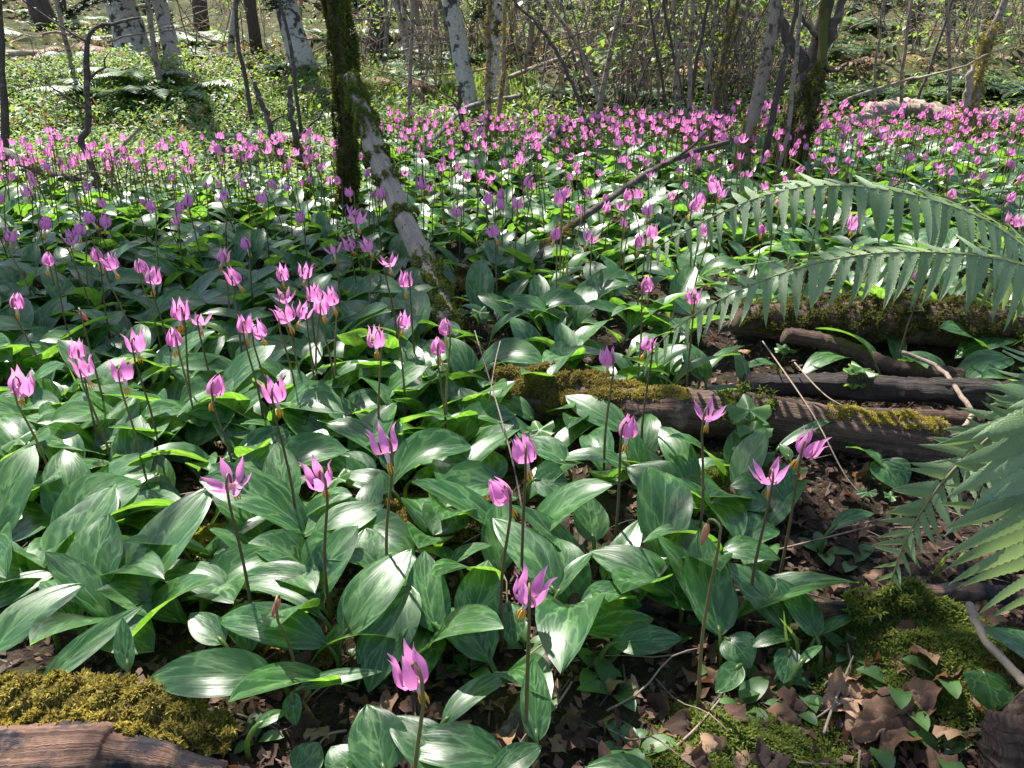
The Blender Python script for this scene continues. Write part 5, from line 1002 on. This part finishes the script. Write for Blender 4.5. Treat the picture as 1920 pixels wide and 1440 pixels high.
# fine twigs and straws
tw_lab = Lab(MARKS)
for i in range(70):
    px, py = random.uniform(500, 1900), random.uniform(640, 1430)
    if px < 900 and py < 1100: continue
    p = P(px, py, .012); l = random.uniform(.04, .16); a = random.uniform(0, 6.28); e = random.uniform(-.05, .35); d = np.array([math.cos(a) * math.cos(e), math.sin(a) * math.cos(e), math.sin(e)]) * l
    q = resample([np.zeros(3), d * .35 + rng.normal(size=3) * .004, d * .7 + rng.normal(size=3) * .006, d], 8); v, f, u = tube(q, np.linspace(.0013, .0006, 8) * random.uniform(.7, 1.5), 5)
    o = link('thin_twig', mk_mesh('thin_twig', v, f, M['pale_wood'] if random.random() < .5 else M['twig'], u)); o.location = p; tw_lab.add(o, p)
tw_lab.done('thin dry ground twig', 'twig', 'dry twigs on the ground', 'thin dry twig')
for i, (pp, lab) in enumerate([([(1000, 1090, .03), (960, 860, .10), (890, 620, .22)], 'long straight brown straw standing left of the rotten log'), ([(895, 900, .02), (925, 700, .12), (938, 640, .15)], 'pale straight straw leaning by the mossy log end'),
                               ([(1430, 640, .10), (1520, 770, .08), (1590, 900, .05), (1650, 960, .03)], 'long thin brown straw slanting across the rotten log'), ([(1490, 680, .1), (1560, 750, .09), (1660, 785, .08)], 'pale curved straw lying over the brown wood slab'),
                               ([(1230, 1430, .01), (1300, 1370, .015), (1355, 1305, .02)], 'pale straw on the ground near the bottom, right of the stick'), ([(1545, 1375, .02), (1560, 1330, .02), (1600, 1230, .02)], 'short pale stick standing above the large curled leaf'),
                               ([(1420, 1040, .02), (1500, 1020, .04), (1640, 985, .05)], 'thin tan twig running up to the small fern frond')]):
    q = np.array([P(*a) for a in pp]); q2 = resample(q, 16) - q[0]; v, f, u = tube(q2, np.linspace(.0018, .001, 16), 5); o = link('dry_straw', mk_mesh('dry_straw', v, f, M['pale_wood'] if i != 0 else M['twig'], u)); o.location = q[0]; tag(o, lab, 'straw', 'dry straws')
# seedlings and lobed leaves
def seedling_leaf(seed):
    v, f, u = leaf_arrays(.05, .022, R(55), R(-10), .15, .25, .05, 0, 8, 5, seed); return mk_mesh('leaf', v, f, M['small_leaf'], u)
SD = [seedling_leaf(s) for s in range(4)]
def lobed_arrays(seed, r=.03, stalk=.07):
    rs = np.random.default_rng(seed); na = 45; V = [(0, 0, stalk)]; UV = [(.5, .5)]; Fc = []; tilt = rs.uniform(.1, .5)
    for k in range(1, 4):
        for j in range(na):
            a = 2 * math.pi * j / na; c = math.cos(a - math.pi / 2); rr = (.62 + .25 * abs(math.cos(2.5 * (a - math.pi / 2))) + .07 * (j % 3 == 0)) * (1 if c > -.85 else .45) * r * k / 3; x, y = rr * math.cos(a), rr * math.sin(a)
            V.append((x, y, stalk + y * tilt - .2 * rr + .006 * math.sin(5 * a) * k / 3)); UV.append((.5 + x * 10, .5 + y * 10))
    for j in range(na): Fc.append((0, 1 + j, 1 + (j + 1) % na))
    for k in range(2):
        for j in range(na):
            a = 1 + k * na + j; b_ = 1 + k * na + (j + 1) % na; Fc.append((a, a + na, b_ + na, b_))
    sv, sf, su = tube([(.006, -.012, -.004), (.002, -.005, stalk * .6), (0, 0, stalk)], [.0013, .0011, .0009], 5); o = len(V); V += list(sv); UV += su; Fc += [tuple(i + o for i in q) for q in sf]
    return V, Fc, UV
LB = [mk_mesh('leaf', *lobed_arrays(s, random.uniform(.024, .036), random.uniform(.05, .10))[:2], M['small_leaf']) for s in range(5)]
sd_lab = Lab(MARKS); lb_lab = Lab(MARKS)
for px, py in [(640, 1120), (690, 1240), (855, 1215), (745, 1280), (985, 1215), (1020, 1300), (1170, 1400), (1190, 1420), (1295, 1190), (1500, 1300), (1530, 1290), (1560, 1330), (1620, 1300), (1680, 1290), (1765, 1420), (1760, 1270), (570, 1330), (480, 1390), (250, 1190), (200, 1150), (400, 1120), (700, 1150), (1245, 1090), (1600, 1060), (1540, 1040), (1260, 700), (1080, 660), (1390, 1330), (1480, 1330), (1710, 1190), (1640, 1400), (1150, 1300), (330, 1130), (560, 1000), (880, 1260), (1700, 1330), (1430, 1290), (1330, 1250), (1590, 1230), (1120, 1260)]:
    p = P(px, py); t = thing('seedling', (p[0], p[1], p[2] - .003)); a = random.uniform(0, 6.28); k_ = random.choice([2, 3, 4])
    for k in range(k_): s = random.uniform(.6, 1.15); link('leaf', SD[random.randrange(4)], t, Matrix.Rotation(a + k * 6.283 / k_ + random.uniform(-.3, .3), 4, 'Z') @ Matrix.Scale(s, 4))
    sd_lab.add(t, p)
sd_lab.done('tiny green seedling', 'seedling', 'small seedlings', 'tiny green seedling')
for px, py, s in [(1592, 770, 1.), (1388, 860, 1.2), (1405, 920, 1.2), (1465, 690, .8), (1420, 870, .9), (845, 930, 1.), (800, 880, 1.), (760, 920, .9), (700, 850, .9), (430, 930, 1.), (160, 950, 1.), (200, 800, .8), (330, 660, .8), (560, 860, .9), (640, 960, .8), (300, 1180, .7), (270, 1160, .6), (1330, 1005, .8), (1190, 690, .7), (900, 640, .8), (960, 560, .9), (1000, 520, .9), (780, 780, .9), (830, 740, .8), (720, 720, .8), (250, 870, .9), (400, 850, .9), (600, 760, .8), (20, 900, .9), (1460, 930, .8), (1010, 880, .9), (950, 980, .6), (1610, 950, .7)]:
    p = P(px, py); t = thing('lobed_plant', (p[0], p[1], p[2] - .003)); k_ = random.choice([2, 3])
    for k in range(k_): q = s * random.uniform(.7, 1.1); link('leaf', LB[random.randrange(5)], t, Matrix.Translation((random.gauss(0, .012) * k, random.gauss(0, .012) * k, 0)) @ Matrix.Rotation(random.uniform(0, 6.28), 4, 'Z') @ Matrix.Scale(q, 4))
    lb_lab.add(t, p)
lb_lab.done('low plant with toothed lobed leaves', 'plant', 'lobed-leaved plants', 'low lobed-leaved plant')
# a few grass blades
for i, (px, py, tx, ty, n, lab) in enumerate([(1058, 570, 1058, 470, 5, 'upright tuft of bright grass blades at centre'), (150, 770, 140, 690, 2, 'single bright grass blades under the big far left flower'), (1745, 1085, 1830, 1010, 3, 'arching grass blades beside the small fern frond'), (1495, 1260, 1488, 1152, 2, 'hooked thin grass shoot between lower right lily leaves')]):
    p = P(px, py); t = thing('grass_tuft', p, lab, 'grass', 'grass tufts'); top = PY(tx, ty, p[1]) - p
    for k in range(n):
        q = resample([np.zeros(3), top * .5 + rng.normal(size=3) * .006, top + rng.normal(size=3) * .012], 8); V = []
        for j, c in enumerate(q): w = .0028 * (1 - (j / 7) ** 2) + .0002; V += [c - [w, 0, 0], c + [w, w * .6, 0]]
        link('blade', mk_mesh('blade', V, [(2 * j, 2 * j + 1, 2 * j + 3, 2 * j + 2) for j in range(7)], M['grass']), t)
